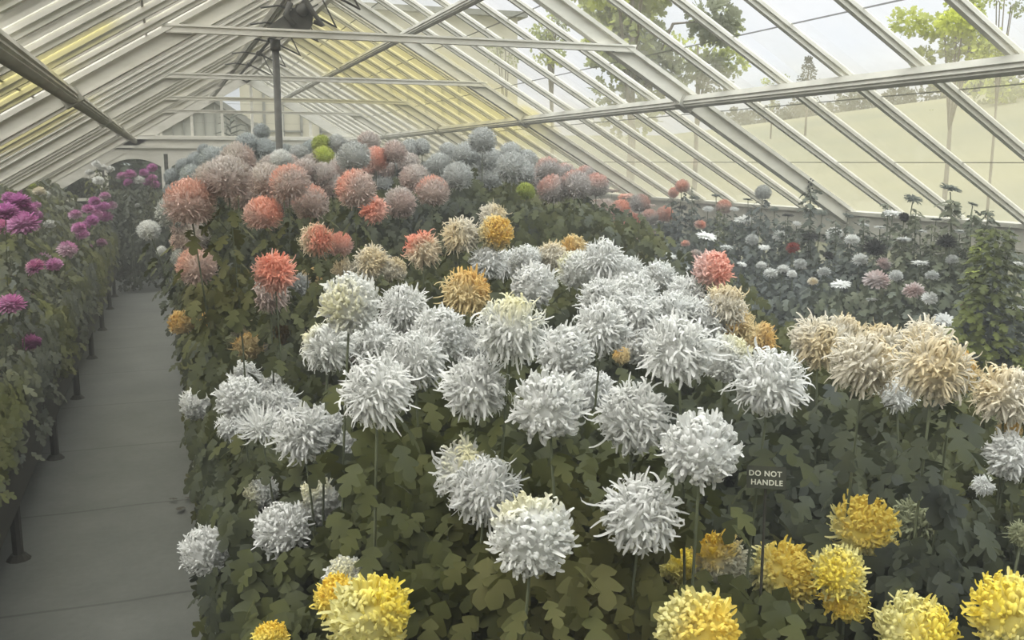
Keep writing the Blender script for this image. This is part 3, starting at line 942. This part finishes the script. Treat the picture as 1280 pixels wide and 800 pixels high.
# ------------------------------------------------------------------ shared foliage and stems
BLOOMS = []          # centre, radius of every bloom; leaves do not hang over them
def clear(P, extra=.012, reach=1.5):
    if not BLOOMS: return np.ones(len(P), bool)
    C = np.array([b_[:3] for b_ in BLOOMS])-np.array([0, 0, CAMZ]); R_ = np.array([b_[3] for b_ in BLOOMS])
    dist = np.linalg.norm(C, axis=1); U = C/dist[:, None]; Q = P-np.array([0, 0, CAMZ]); keep = np.ones(len(P), bool)
    for u, d, r_ in zip(U, dist, R_):
        t = Q@u; perp = np.linalg.norm(Q-t[:, None]*u, axis=1)
        rad = r_*np.clip(t/d, .2, 1)*.93+extra
        keep &= ~((perp < rad) & (t < d+r_*.2) & (t > d-reach))
    return keep
FOLK = {'bank': (38, .07, .075, .7, .35, 'leaf'), 'left': (34, .05, .07, .5, .35, 'leaf_left'), 'single': (60, .02, .075, .85, .1, 'leaf_grey')}
def foliage_part(P0, v, top, hgt, kind):
    n, rad, L0, _, droop, mat = FOLK[kind]
    a = np.arange(n)*2.4+rng.normal(size=n)*.3; z = -hgt*(np.arange(n)+.3)/n
    rr = .012+rng.random(n)*rad
    P = np.stack([np.cos(a)*rr, np.sin(a)*rr, z+top], 1); P[:, 0] += v.x*P[:, 2]/v.z; P[:, 1] += v.y*P[:, 2]/v.z
    D = np.stack([np.cos(a), np.sin(a), -droop-rng.random(n)*.7], 1)
    L = L0*(.7+.5*rng.random(n)); Dn = D/np.linalg.norm(D, axis=1, keepdims=True)
    k = clear(P+Dn*L[:, None]*.55+np.array(P0)); k[np.argmin(z)] = True
    Nr = np.stack([np.cos(a)*.5, np.sin(a)*.5, np.ones(n)], 1)+rng.normal(size=(n, 3))*.2
    return leaf_cloud('foliage', P[k], D[k], Nr[k], L[k], M[mat])
def stem_mesh(seed):
    r = random.Random(seed); b = MB(); K = 8; ax, ay = r.uniform(-.03, .03), r.uniform(-.03, .03)
    b.tube([(ax*math.sin(PI*i/K), ay*math.sin(PI*i/K), i/K) for i in range(K+1)], [.0042-.0012*i/K for i in range(K+1)], 6)
    return b.mesh('stem', M['stem'], True)
STEM = [stem_mesh(i) for i in range(4)]
def plant(P, diam, kind, colour, soil_z, fol, label, group, tilt=None, fscale=1.0):
    h = max(.12, P.z-soil_z)
    rx, ry = P.x+random.uniform(-.03, .03), P.y+random.uniform(0, .05)
    if fol == 'bank': rx = max(rx, .20+.06*random.random())
    elif fol == 'left' and soil_z > .5: rx = min(rx, -.88)
    elif fol == 'single': rx = min(rx, 4.72)
    t = empty('chrysanthemum', (rx, ry, soil_z)); tag(t, label, 'chrysanthemum', group)
    v = Vector((P.x-rx, P.y-ry, h))
    s = bpy.data.objects.new('stem', random.choice(STEM)); COL.objects.link(s); s.parent = t; s.scale = (1, 1, v.length-diam*.1)
    s.rotation_euler = v.to_track_quat('Z', 'Y').to_euler()
    me = random.choice(BM[kind]); b = bpy.data.objects.new('bloom', me); COL.objects.link(b); b.parent = t
    b.location = v; sc = diam/2*((1.14 if kind == 'G' else 1.08) if kind in 'SGC' else 1.0)*random.uniform(.97, 1.03); b.scale = (sc, sc, sc*random.uniform(.9, 1.0))
    if tilt is None: tilt = dict(S=(12, 48), C=(15, 50), F=(25, 45), G=(0, 25), P=(0, 35), D=(0, 25), B=(0, 5))[kind]
    q = math.radians(random.uniform(*tilt)); hd = -PI/2 - YAW + random.uniform(-.8, .8)
    ax = Vector((math.cos(hd), math.sin(hd), 0)); rot = Matrix.Rotation(q, 3, Vector((0, 0, 1)).cross(ax))
    b.rotation_euler = (rot @ Matrix.Rotation(random.uniform(0, 6.28), 3, 'Z')).to_euler()
    b.material_slots[0].link = 'OBJECT'; b.material_slots[0].material = pm(colour)
    PENDING.append((t, (rx, ry, soil_z), v, diam, fol))
    BLOOMS.append((P.x, P.y, P.z, diam/2))
    return t
PENDING = []

# ------------------------------------------------------------------ the flowers
DIAM = dict(S=.15, C=.15, F=.15, G=.18, P=.10, D=.10, B=.08)
TYPEW = dict(S='shaggy', C='curly', F='spidery', G='globe-shaped', P='pompon', D='flat open', B='budding')
OVR = {(777,444):3.2,(1262,538):2.75,(1230,607):3.0,(1278,668):2.4,(338,800):2.3,(422,748):2.1,(432,722):2.2,(1057,752):2.3,(954,716):2.5,(851,712):2.45,(1049,716):2.25,(901,699):2.35,
 (1122,493):3.0,(1193,466):2.3,(327,617):3.3,(290,533):3.7,(226,323):5.6,(186,288):6.2,(202,314):6.6,(352,418):5.0,(288,430):5.3,(404,555):3.4,(583,590):2.25,(607,613):2.15,
 (351,200):5.8,(425,306):5.2,(493,338):4.9,(717,309):4.8,(717,309):4.7,(690,320):4.5,(1147,654):2.9,(1265,570):2.7,(657,240):6.2,(588,432):3.2,(490,417):3.2,(883,297):5.2,(1057,752):2.3}
BANKX = 2.95
pts = []
def dirword(dx, dy):
    a = math.degrees(math.atan2(-dy, dx)) % 360
    return ['right of', 'above right of', 'above', 'above left of', 'left of', 'below left of', 'below', 'below right of'][int((a+22.5)//45) % 8]
ORD = ['', 'second ', 'third ', 'fourth ', 'fifth ', 'sixth ', 'seventh ', 'eighth ', 'ninth ', 'tenth ']
def labels(items, anchors):
    """items: (x, y, type, colour); anchors: index -> phrase"""
    out = {}; keys = {}
    for i, (x, y, t, c) in enumerate(items):
        if i in anchors: out[i] = ' '.join((anchors[i][4:]+(' chrysanthemum' if len(anchors[i].split()) < 4 or 'bloom' not in anchors[i] else '')+', '+COLR[c][0].split()[-1]+' '+TYPEW[t]+' head').split()[:16]); continue
        a = min(anchors, key=lambda k: (items[k][0]-x)**2+(items[k][1]-y)**2)
        dx, dy = x-items[a][0], y-items[a][1]
        keys.setdefault((COLR[c][0]+' '+TYPEW[t], a, dirword(dx, dy)), []).append((dx*dx+dy*dy, i))
    for (d, a, w), l in keys.items():
        for n, (_, i) in enumerate(sorted(l)):
            out[i] = '%s chrysanthemum %s%s %s' % (d, (ORD[n] or ('nearest ' if len(l) > 1 else '')), w, anchors[a])
    for k_ in out: out[k_] = ' '.join(out[k_].replace('the amber bloom among the whites', 'the amber bloom amid whites').replace('the big yellow bloom at bottom left', 'the big bottom-left yellow bloom').split())
    return out
its = [(x, y, t, c) for x, y, d, t, c, a in FL]
anc = {i: f[5] for i, f in enumerate(FL) if f[5]}
LB = labels(its, anc)
GR = dict(C='curly yellow chrysanthemums at the front', S='shaggy chrysanthemums of the central bank', F='shaggy chrysanthemums of the central bank', G='globe chrysanthemums at the back of the bank', P='small pale blooms by the right wall', D='small pale blooms by the right wall')
for i, (x, y, d, t, c, a) in enumerate(FL):
    r = ray(x, y); dist = OVR.get((x, y), FPX*DIAM[t]/d)
    if t == 'G': dist = min(dist, 8.4 if c != 'bluegrey' else 9.5)
    P = Vector((0, 0, CAMZ))+r*dist; bank = True
    if t in 'PD' or (y > 250 and x > 730 and t == 'G'):
        P = Vector((0, 0, CAMZ))+r*((3.75 if y > 300 else 4.0)/r.x) if (x, y) != (883, 297) else P; bank = (x, y) == (883, 297)
    elif P.x > BANKX: P = Vector((0, 0, CAMZ))+r*(BANKX/r.x)
    if P.z < .45 and bank: pass
    dd = (P-Vector((0, 0, CAMZ))).length
    plant(P, d*dd/FPX, t, c, .17 if bank else .58, 'bank' if bank else 'single', LB[i], GR[t])
    if bank: pts.append((P.x, P.y, P.z))
its = [(x, y, t, c) for x, y, d, t, c, a in RT]; anc = {i: f[5] for i, f in enumerate(RT) if f[5]}
LB = labels(its, anc)
for i, (x, y, d, t, c, a) in enumerate(RT):
    r = ray(x, y); xx = 4.45 if y < 300 else (4.1 if y < 340 else 3.75)
    P = Vector((0, 0, CAMZ))+r*(xx/r.x); dd = (P-Vector((0, 0, CAMZ))).length
    plant(P, d*dd/FPX, t, c, .58, 'single', LB[i], 'tall thin chrysanthemums by the right wall', fscale=1.0)
its = [(x, y, 'P', c) for x, y, d, c, a in LT_]; anc = {i: f[4] for i, f in enumerate(LT_) if f[4]}
LB = labels(its, anc); lpts = []
for i, (x, y, d, c, a) in enumerate(LT_):
    r = ray(x, y); dist = FPX*.13/d
    dmin = -.80/r.x if r.x < 0 else 99; dmax = -1.7/r.x if r.x < 0 else 99
    dist = min(max(dist, dmin), dmax)
    if x > 145 or dist*r.y > 15.4: dist = 15.4/r.y if x < 150 else (15.3+.5*random.random())/r.y
    P = Vector((0, 0, CAMZ))+r*dist
    plant(P, d*1.12*dist/FPX, 'P' , c, .70 if P.x < -.6 else .17, 'left', LB[i], 'pompon chrysanthemums left of the path')
    if P.x < -.6: lpts.append((P.x, P.y, P.z))

for t, P0, v, dm, fol in PENDING:
    top = max(.06, v.z-dm*.42)
    f = bpy.data.objects.new('foliage', foliage_part(P0, v, top, min(FOLK[fol][3], top-.03), fol)); COL.objects.link(f); f.parent = t

# ------------------------------------------------------------------ leaf masses under the blooms
ctrl = pts + [(x, .75, .75) for x in (.2, .7, 1.2, 1.8, 2.5, 3)] + [(x, 1.15, .95) for x in (.45, .9, 1.4, 1.9, 2.6)] + [(.2, y, 1.0-.0*y) for y in (1.2, 1.8, 2.3)] + \
  [(2.9, y, 1.35) for y in (2, 3, 4)] + [(2.5, 3.6, 1.4), (2.6, 4.6, 1.45)] + [(x, y, 1.95) for x in (.3, 1, 2, 2.8) for y in (11, 13, 15)] + \
  [(.12, y, z) for y, z in ((3.5, 1.0), (4.5, 1.15))]
CT = np.array(ctrl)
def canopy(X, Y):
    d2 = (X[:, None]-CT[None, :, 0])**2*1.6+(Y[:, None]-CT[None, :, 1])**2+.012
    w = d2**-1.6; return (w*CT[None, :, 2]).sum(1)/w.sum(1)
def mass(name, mat, n, xr, yr, zfun, thick, L0, label, facing=(-.25, -.9, .5), power=1.0):
    X = rng.uniform(*xr, n); Y = yr[0]+(yr[1]-yr[0])*rng.random(n)**power
    Z = zfun(X, Y)-rng.random(n)**1.2*thick
    P = np.stack([X, Y, Z], 1); a = rng.uniform(0, 2*PI, n)
    D = np.stack([np.cos(a)+facing[0]*.8, np.sin(a)+facing[1]*.8, -.5-rng.random(n)*1.3], 1)
    Nr = np.array(facing)[None]+rng.normal(size=(n, 3))*.4
    L = L0*(.65+.6*rng.random(n)); k = clear(P+D/np.linalg.norm(D, axis=1, keepdims=True)*L[:, None]*.5)
    me = leaf_cloud(name, P[k], D[k], Nr[k], L[k], mat, .88)
    o = bpy.data.objects.new(name, me); COL.objects.link(o); tag(o, label, 'foliage', kind='stuff'); return o
mass('chrysanthemum_foliage', M['leaf'], 15000, (.14, 2.98), (.75, 3.6), lambda x, y: canopy(x, y)-.15, .45, .095, 'dark lobed leaves filling the front of the central bank between blooms', power=.8)
mass('chrysanthemum_foliage', M['leaf'], 14000, (.12, 2.98), (3.3, 9.0), lambda x, y: canopy(x, y)-.13, .35, .085, 'grey-green leaves filling the back of the central bank below the globes')
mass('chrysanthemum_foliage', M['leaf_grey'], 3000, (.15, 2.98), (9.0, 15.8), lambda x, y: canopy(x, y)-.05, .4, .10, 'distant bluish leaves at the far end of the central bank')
# leafy side face along the path
n = 6500; Y = .75+15*rng.random(n)**1.25; top = canopy(np.full(n, .22), Y)-.10
Z = .06+(top-.06)*rng.random(n)**.8; X = .06+.22*rng.random(n)+.12*(Z/2)**2*rng.random(n)
a = rng.uniform(-.9, .9, n)
D = np.stack([-np.cos(a)*.7, np.sin(a)-.3, -.5-rng.random(n)*.7], 1); Nr = np.array([[-.8, -.5, .6]])+rng.normal(size=(n, 3))*.4
P_ = np.stack([X, Y, Z], 1); k = clear(P_+D*.03)
me = leaf_cloud('chrysanthemum_foliage', P_[k], D[k], Nr[k], (.09*(.65+.6*rng.random(n)))[k], M['leaf'])
o = bpy.data.objects.new('chrysanthemum_foliage', me); COL.objects.link(o); tag(o, 'leafy side of the central bank hanging over the path kerb', 'foliage', kind='stuff')
# left bench
def lz(x, y):
    u = np.clip((-.74-x)/1.0, 0, 1); return .88+.98*u**.75+.04*np.sin(y*3)
mass('chrysanthemum_foliage', M['leaf_left'], 9500, (-1.82, -.72), (2.0, 15.6), lz, .4, .085, 'soft green leaves covering the left bench around magenta blooms', facing=(.6, -.6, .6))
n = 2600; Y = rng.uniform(2, 15.6, n); Z = .76+.24*rng.random(n); X = -.78+.06*rng.random(n)
D = np.stack([.6+rng.random(n)*.3, rng.normal(size=n)*.6-.2, -1-rng.random(n)], 1); Nr = np.array([[.9, -.4, .4]])+rng.normal(size=(n, 3))*.3
P_ = np.stack([X, Y, Z], 1); k = clear(P_+D*.03)
me = leaf_cloud('chrysanthemum_foliage', P_[k], D[k], Nr[k], (.08*(.65+.6*rng.random(n)))[k], M['leaf_left'])
o = bpy.data.objects.new('chrysanthemum_foliage', me); COL.objects.link(o); tag(o, 'leaves drooping over the front board of the left bench', 'foliage', kind='stuff')
# right bench undergrowth
mass('chrysanthemum_foliage', M['leaf_grey'], 12000, (3.5, 4.75), (.8, 16.5), lambda x, y: 1.08+.30*(x-3.5)+.10*np.sin(y*2.3+x), .5, .085, 'mixed dusky leaves covering the bench along the right wall')
# far end of the path, a bank of dark plants
mass('chrysanthemum_foliage', M['hedge'], 3000, (-.9, .3), (15.7, 17.2), lambda x, y: np.minimum(.55+(y-15.7)*1.1, 1.55)+0*x, .5, .11, 'dark shrubby growth closing the far end of the path')
mass('chrysanthemum_foliage', M['hedge'], 1500, (-1.7, .1), (16.6, 18.2), lambda x, y: 1.25+0*x+.1*np.sin(6*x), 1.4, .11, 'dark leaves in front of the arched far windows')

# tall bushy green plant at the right edge and bare spires
def spire(px, pytop, pybot_w, X, label, mat, n, L0, w):
    r = ray(px, pytop); P = Vector((0, 0, CAMZ))+r*(X/r.x); h = P.z-.58
    t = empty('tall_leafy_plant', (P.x, P.y, .58)); tag(t, label, 'plant', 'tall leafy plants by the right wall')
    b = MB(); b.tube([(0, 0, 0), (.02, 0, h*.5), (0, 0, h)], [.008, .006, .003], 6); b.build('stem', M['stem'], t, True)
    u = rng.random(n); a = rng.uniform(0, 2*PI, n); rr = w*(1-u*.8)*np.sqrt(rng.random(n))
    Pp = np.stack([np.cos(a)*rr, np.sin(a)*rr, u*h], 1); D = np.stack([np.cos(a), np.sin(a), .2-.8*rng.random(n)], 1)
    me = leaf_cloud('foliage', Pp, D, np.array([[0, -.3, 1.]])+rng.normal(size=(n, 3))*.3, L0*(.6+.7*rng.random(n))*(1-.55*u), mat)
    o = bpy.data.objects.new('foliage', me); COL.objects.link(o); o.parent = t
M['leaf_bright'] = leafy('bright_leaf', [(.35, lin((84,90,56))), (.5, lin((96,104,52))), (.65, lin((116,122,62)))], 2)
spire(1245, 285, 0, 3.7, 'broad bushy green plant at the right edge of the photo', M['leaf_bright'], 1300, .08, .30)
spire(1215, 262, 0, 4.3, 'tall leafy spire just left of the broad bushy plant', M['leaf_grey'], 260, .075, .09)
spire(1013, 228, 0, 4.5, 'slim pointed leafy spire standing against the lower roof glass', M['leaf_grey'], 260, .085, .05)
spire(1190, 250, 0, 4.3, 'dark leafy spire topped by a flat grey flower', M['leaf_grey'], 300, .09, .06)
spire(1262, 282, 0, 4.5, 'leafy spire behind the broad bushy plant near the wall', M['leaf_grey'], 300, .075, .07)
spire(900, 262, 0, 4.3, 'yellow-green leafy plant below the coral flushed tall bloom', M['leaf_bright'], 200, .06, .07)
spire(865, 232, 0, 4.4, 'thin grey leafy spire beside the coral blooms', M['leaf_grey'], 140, .07, .04)
spire(1110, 255, 0, 4.5, 'grey leafy spire beneath the flat white flower', M['leaf_grey'], 180, .08, .06)
spire(1145, 262, 0, 4.4, 'grey leafy spire beneath the dull flat flower head', M['leaf_grey'], 280, .08, .055)
spire(1045, 275, 0, 4.3, 'short dusky leafy spire between two tall spires', M['leaf_grey'], 300, .08, .08)
spire(920, 385, 0, 3.0, 'dusky leaf tuft under the white pompons', M['leaf_grey'], 60, .07, .08)

for px_, pt_, X_, lb_ in ((940, 262, 4.45, 'grey leafy spire standing left of the slim pointed spire'), (982, 275, 4.4, 'short grey spire close left of the slim pointed spire'), (1080, 272, 4.4, 'grey spire right of the rafter foot'),
    (1165, 280, 4.2, 'dense grey spire between two flat grey flowers'), (825, 262, 4.5, 'grey spire at the right end of the coral thicket'), (1235, 262, 4.4, 'thin grey spire rising behind the broad green plant'), (1060, 300, 4.1, 'low dense grey leafy stem before the rafter foot'), (1125, 300, 4.1, 'low dense grey leafy stem left of the pinkish bloom')):
    spire(px_, pt_, 0, X_, lb_, M['leaf_grey'], 300, .08, .07)

# sign among the leaves
r = ray(958, 597); P = Vector((0, 0, CAMZ))+r*2.1
SG = .84
sg = empty('notice', (P.x, P.y, P.z)); sg.rotation_euler = (0, 0, -YAW-math.radians(11)); sg.scale = (.84, .84, .84); tag(sg, 'small dark notice reading DO NOT HANDLE among the leaves', 'sign')
M['sign'] = solid('sign_board', (48,50,40), (60,62,48), 20, .7)
b = MB(); b.box(-.048, .048, 0, .005, -.028, .028, Matrix.Rotation(math.radians(-18), 3, 'X')); b.build('board', M['sign'], sg)
b = MB(); b.tube([(0, .012, -.55), (0, .008, -.01)], .004, 6); b.build('stake', M['dark_wood'], sg)
M['letter'] = solid('lettering', (176,178,156), (196,196,178), 20, .7)
for tx, zz, dx in (('DO NOT', .0035, -.003), ('HANDLE', -.0185, .001)):
    cu = bpy.data.curves.new('lettering', 'FONT'); cu.body = tx; cu.size = .0185; cu.align_x = 'CENTER'; cu.extrude = .0004; cu.offset = .0004; cu.space_character = 1.12
    cu.materials.append(M['letter']); to = bpy.data.objects.new('lettering', cu); me = bpy.data.meshes.new_from_object(to); bpy.data.objects.remove(to); o = bpy.data.objects.new('lettering', me); COL.objects.link(o); o.parent = sg
    mt = Matrix.Rotation(math.radians(-18), 4, 'X')
    o.matrix_local = mt @ Matrix.Translation((dx, -.0008, zz)) @ Matrix.Rotation(math.radians(90), 4, 'X')

# ------------------------------------------------------------------ outside
def hill(x, y):
    u = min(1, max(0, (x-9)/55)); return -.02+8.2*u*u*(3-2*u)*(.82+.18*math.sin(y*.03+1))+max(0, x-64)*.01
g = MB(); NX, NY = 40, 30; xs_ = [-80+300*(i/NX) for i in range(NX+1)]; ys_ = [-60+320*j/NY for j in range(NY+1)]
for y in ys_:
    for x in xs_: g.v.append((x, y, hill(x, y)-.14))
for j in range(NY):
    for i in range(NX): g.f.append((j*(NX+1)+i, j*(NX+1)+i+1, (j+1)*(NX+1)+i+1, (j+1)*(NX+1)+i))
M['field'] = solid('dry_field', (124,120,88), (88,92,74), .05, .95)
o = g.build('meadow', M['field'], None, True); tag(o, kind='structure')
def crown_mesh(name, blobs, n, L0, mat, W=1.3):
    P = []; D = []
    per = n//len(blobs)
    for (cx, cy, cz, r_) in blobs:
        v = rng.normal(size=(per, 3)); v /= np.linalg.norm(v, axis=1, keepdims=True)
        P.append(np.array([cx, cy, cz])+v*r_*(.45+.6*rng.random((per, 1)))*np.array([1, 1, .8])); D.append(v+rng.normal(size=(per, 3))*.5+np.array([0, 0, -.3]))
    P = np.vstack(P); D = np.vstack(D)
    return leaf_cloud(name, P, D, rng.normal(size=P.shape), L0*(.6+.7*rng.random(len(P))), mat, W)
def tree(px, py, dist, rpx, label, blobs=9, mat='tree_leaf', n=1500, conic=False):
    r = ray(px, py); P = Vector((0, 0, CAMZ))+r*dist; R_ = rpx*dist/FPX; gz = hill(P.x, P.y)-.14
    t = empty('tree', (P.x, P.y, gz)); tag(t, label, 'tree', 'trees outside the glass')
    h = P.z-gz
    if conic:
        bl = [(0, 0, h+R_*(1-2*k/6), R_*(.18+.12*k)) for k in range(7)]
    else:
        bl = [(rng.normal()*R_*.55, rng.normal()*R_*.55, h+rng.normal()*R_*.42, R_*rng.uniform(.28, .5)) for _ in range(blobs)]
    b = MB(); b.tube([(0, 0, 0), (.03*R_, 0, h*.5), (0, 0, h+R_*.3)], [R_*.07, R_*.05, R_*.02], 8)
    b.build('trunk', M['bark'], t, True)
    for c in bl[:5]:
        b = MB(); b.tube([(0, 0, h*.6), (c[0]*.5, c[1]*.5, (h*.7+c[2]*.3)), c[:3]], [R_*.03, R_*.02, R_*.008], 6); b.build('branch', M['bark'], t, True)
    me = crown_mesh('crown', bl, n, R_*.11, M[mat]); o = bpy.data.objects.new('crown', me); COL.objects.link(o); o.parent = t
tree(790, 30, 22, 95, 'large yellow-green tree seen through the upper middle roof glass', 14, n=3600)
tree(872, 75, 24, 55, 'loose yellow-green tree top right of the large tree', 8, n=1100)
tree(690, 35, 26, 42, 'small tree crown left of the large yellow-green tree', 6, n=700)
tree(1195, 45, 20, 46, 'rounded green tree seen through the upper right glass', 12, n=3600)
tree(1255, 5, 21, 26, 'twig tips at the top right corner beyond glass', 4, n=300)
tree(1010, 96, 60, 20, 'small pointed conifer just above the right purlin', n=900, conic=True, mat='hedge')
tree(966, 108, 62, 15, 'smaller pale tree left of the pointed conifer', 5, n=500)
tree(632, 62, 30, 22, 'narrow yellow-green treetop crossing the nearest tie beam', 5, n=500)
tree(1245, 150, 62, 60, 'brownish broad tree on the slope at the right edge', 9, n=1100)
# hedge on the crest
bl = []
for k in range(46):
    y = 4+k*2.1; x = 62+random.uniform(-2, 2); bl.append((x, y, hill(x, y)+.5, random.uniform(1.0, 2.2)))
me = crown_mesh('hedgerow', bl, 9000, .5, M['hedge']); o = bpy.data.objects.new('hedgerow', me); COL.objects.link(o); tag(o, 'grey-green hedgerow along the crest of the field outside', 'hedge', kind='stuff')
# neighbouring glasshouse gable and cream building behind the far end
ng = empty('neighbouring_greenhouse', (1.35, 27, 0)); tag(ng, 'grey gabled greenhouse seen through the far gable glass', 'greenhouse')
def npt(px, py): p = onY(px, py, 27.); return (p.x-1.35, p.z)
ap, le, ri = npt(268, 124), npt(196, 162), npt(332, 166)
M['slate'] = solid('grey_frame', (112,112,104), (134,134,124), 6, .8); M['neighbour_glass'] = solid('neighbour_glass', (160,160,148), (178,177,164), 1.2, .4)
b = MB(); b.prism([(le[0], 0), (ri[0], 0), ri, ap, le], .1, 6); b.build('glazing', M['neighbour_glass'], ng)
b = MB()
for p in (le, ri):
    d = Vector((p[0]-ap[0], p[1]-ap[1])).normalized(); nn = Vector((-d.y, d.x))*.07
    b.prism([(ap[0]-nn.x, ap[1]-nn.y), (p[0]-nn.x, p[1]-nn.y), (p[0]+nn.x, p[1]+nn.y), (ap[0]+nn.x, ap[1]+nn.y)] if True else [], -.05, 6.1)
b.build('barge_board', M['slate'], ng)
for k in range(-5, 6):
    x = ap[0]+k*.27; zt = ap[1]-abs(k)*.27*(ap[1]-le[1])/(ap[0]-le[0])
    b = MB(); b.box(x-.015, x+.015, 0, .1, 0, zt); b.build('glazing_bar', M['slate'], ng)
yb2 = empty('yucca', (ap[0]+1.35+.3, 25.8, 0)); tag(yb2, 'dark spiky-leaved plant silhouetted through the far gable', 'plant')
b = MB(); b.tube([(0, 0, 0), (0, 0, 2.6)], [.06, .04], 8); b.build('trunk', M['bark'], yb2, True)
b = MB()
for k in range(14):
    a = k*2.4; r_ = .35+.1*(k % 3); zz = 2.45+.05*k
    b.tube([(0, 0, zz), (math.cos(a)*r_*.5, math.sin(a)*r_*.5, zz+.10), (math.cos(a)*r_, math.sin(a)*r_, zz+.04)], [.025, .02, .002], 5)
b.build('leaves', M['hedge'], yb2)
cb_ = empty('neighbouring_house', (6.5, 34, 0)); tag(cb_, 'cream wall with tall dark-framed windows beyond the far gable', 'building')
M['cream_wall'] = solid('cream_wall', (176,171,150), (186,181,160), 1.5, .9)
b = MB(); b.box(-3.6, 6, 0, 5, 0, 7.2); b.build('wall', M['cream_wall'], cb_)
b = MB(); b.box(-3.9, 6.3, -.3, 5.3, 7.2, 7.4); b.build('roof', M['slate'], cb_)
for k in range(4):
    x = -3.2+k*1.9
    b = MB()
    for xx in (x, x+.62, x+1.24): b.box(xx-.04, xx+.04, -.08, 0, 1.2, 4.9)
    b.box(x-.04, x+1.28, -.08, 0, 4.82, 4.92); b.box(x-.04, x+1.28, -.08, 0, 3.0, 3.06); w_ = b.build('window_frame', M['slate'], cb_)
# added leaf screen standing in for the dark interior behind the arched windows
bl = [(-2.4+.55*k, 19.9+random.uniform(-.15, .15), z, .5) for k in range(15) for z in (.5, 1.2, 1.85)]
me = crown_mesh('hedge', bl, 16000, .13, M['hedge']); o = bpy.data.objects.new('hedge', me); COL.objects.link(o); tag(o, 'added leaf screen giving the arched far windows a dark backing', 'hedge', kind='stuff')

# ------------------------------------------------------------------ added scatter volume, a veil that lifts the dark tones
m, nt, out = newmat('veil_scatter'); vs_ = nt.nodes.new('ShaderNodeVolumeScatter'); vs_.inputs['Color'].default_value = (.95, .96, .93, 1); vs_.inputs['Density'].default_value = VEIL; vs_.inputs['Anisotropy'].default_value = .2
nt.links.new(vs_.outputs[0], out.inputs['Volume'])
if VEIL:
    g = MB(); g.prism([(EAVE_X[0]+.004, -.002), (EAVE_X[1]-.004, -.002), (EAVE_X[1]-.004, EAVE_Z+.045), (XC, RIDGE_Z+.055), (EAVE_X[0]+.004, EAVE_Z+.045)], Y_FRONT+.01, Y_END+.045)
    o = g.build('veil', m); tag(o, kind='stuff'); tag(o, 'thin added haze filling the greenhouse air', 'veil')

# ------------------------------------------------------------------ daylight: bright overcast sky
wd = bpy.data.worlds.new('sky'); SC.world = wd; wd.use_nodes = True; nt = wd.node_tree; nt.nodes.clear()
out = nt.nodes.new('ShaderNodeOutputWorld'); bg = nt.nodes.new('ShaderNodeBackground')
tc = nt.nodes.new('ShaderNodeTexCoord'); sx = nt.nodes.new('ShaderNodeSeparateXYZ'); nt.links.new(tc.outputs['Generated'], sx.inputs[0])
nz = noise(nt, tc.outputs['Generated'], 2.2, 5)
nt.links.new(ramp(nt, nz, [(.38, lin((222,226,232))), (.6, lin((242,239,242)))]), bg.inputs[0])
mr = nt.nodes.new('ShaderNodeMapRange'); mr.inputs[1].default_value = .36; mr.inputs[2].default_value = .95; mr.inputs[3].default_value = SKY0; mr.inputs[4].default_value = SKY1
nt.links.new(sx.outputs[2], mr.inputs[0]); nt.links.new(mr.outputs[0], bg.inputs[1]); nt.links.new(bg.outputs[0], out.inputs[0])
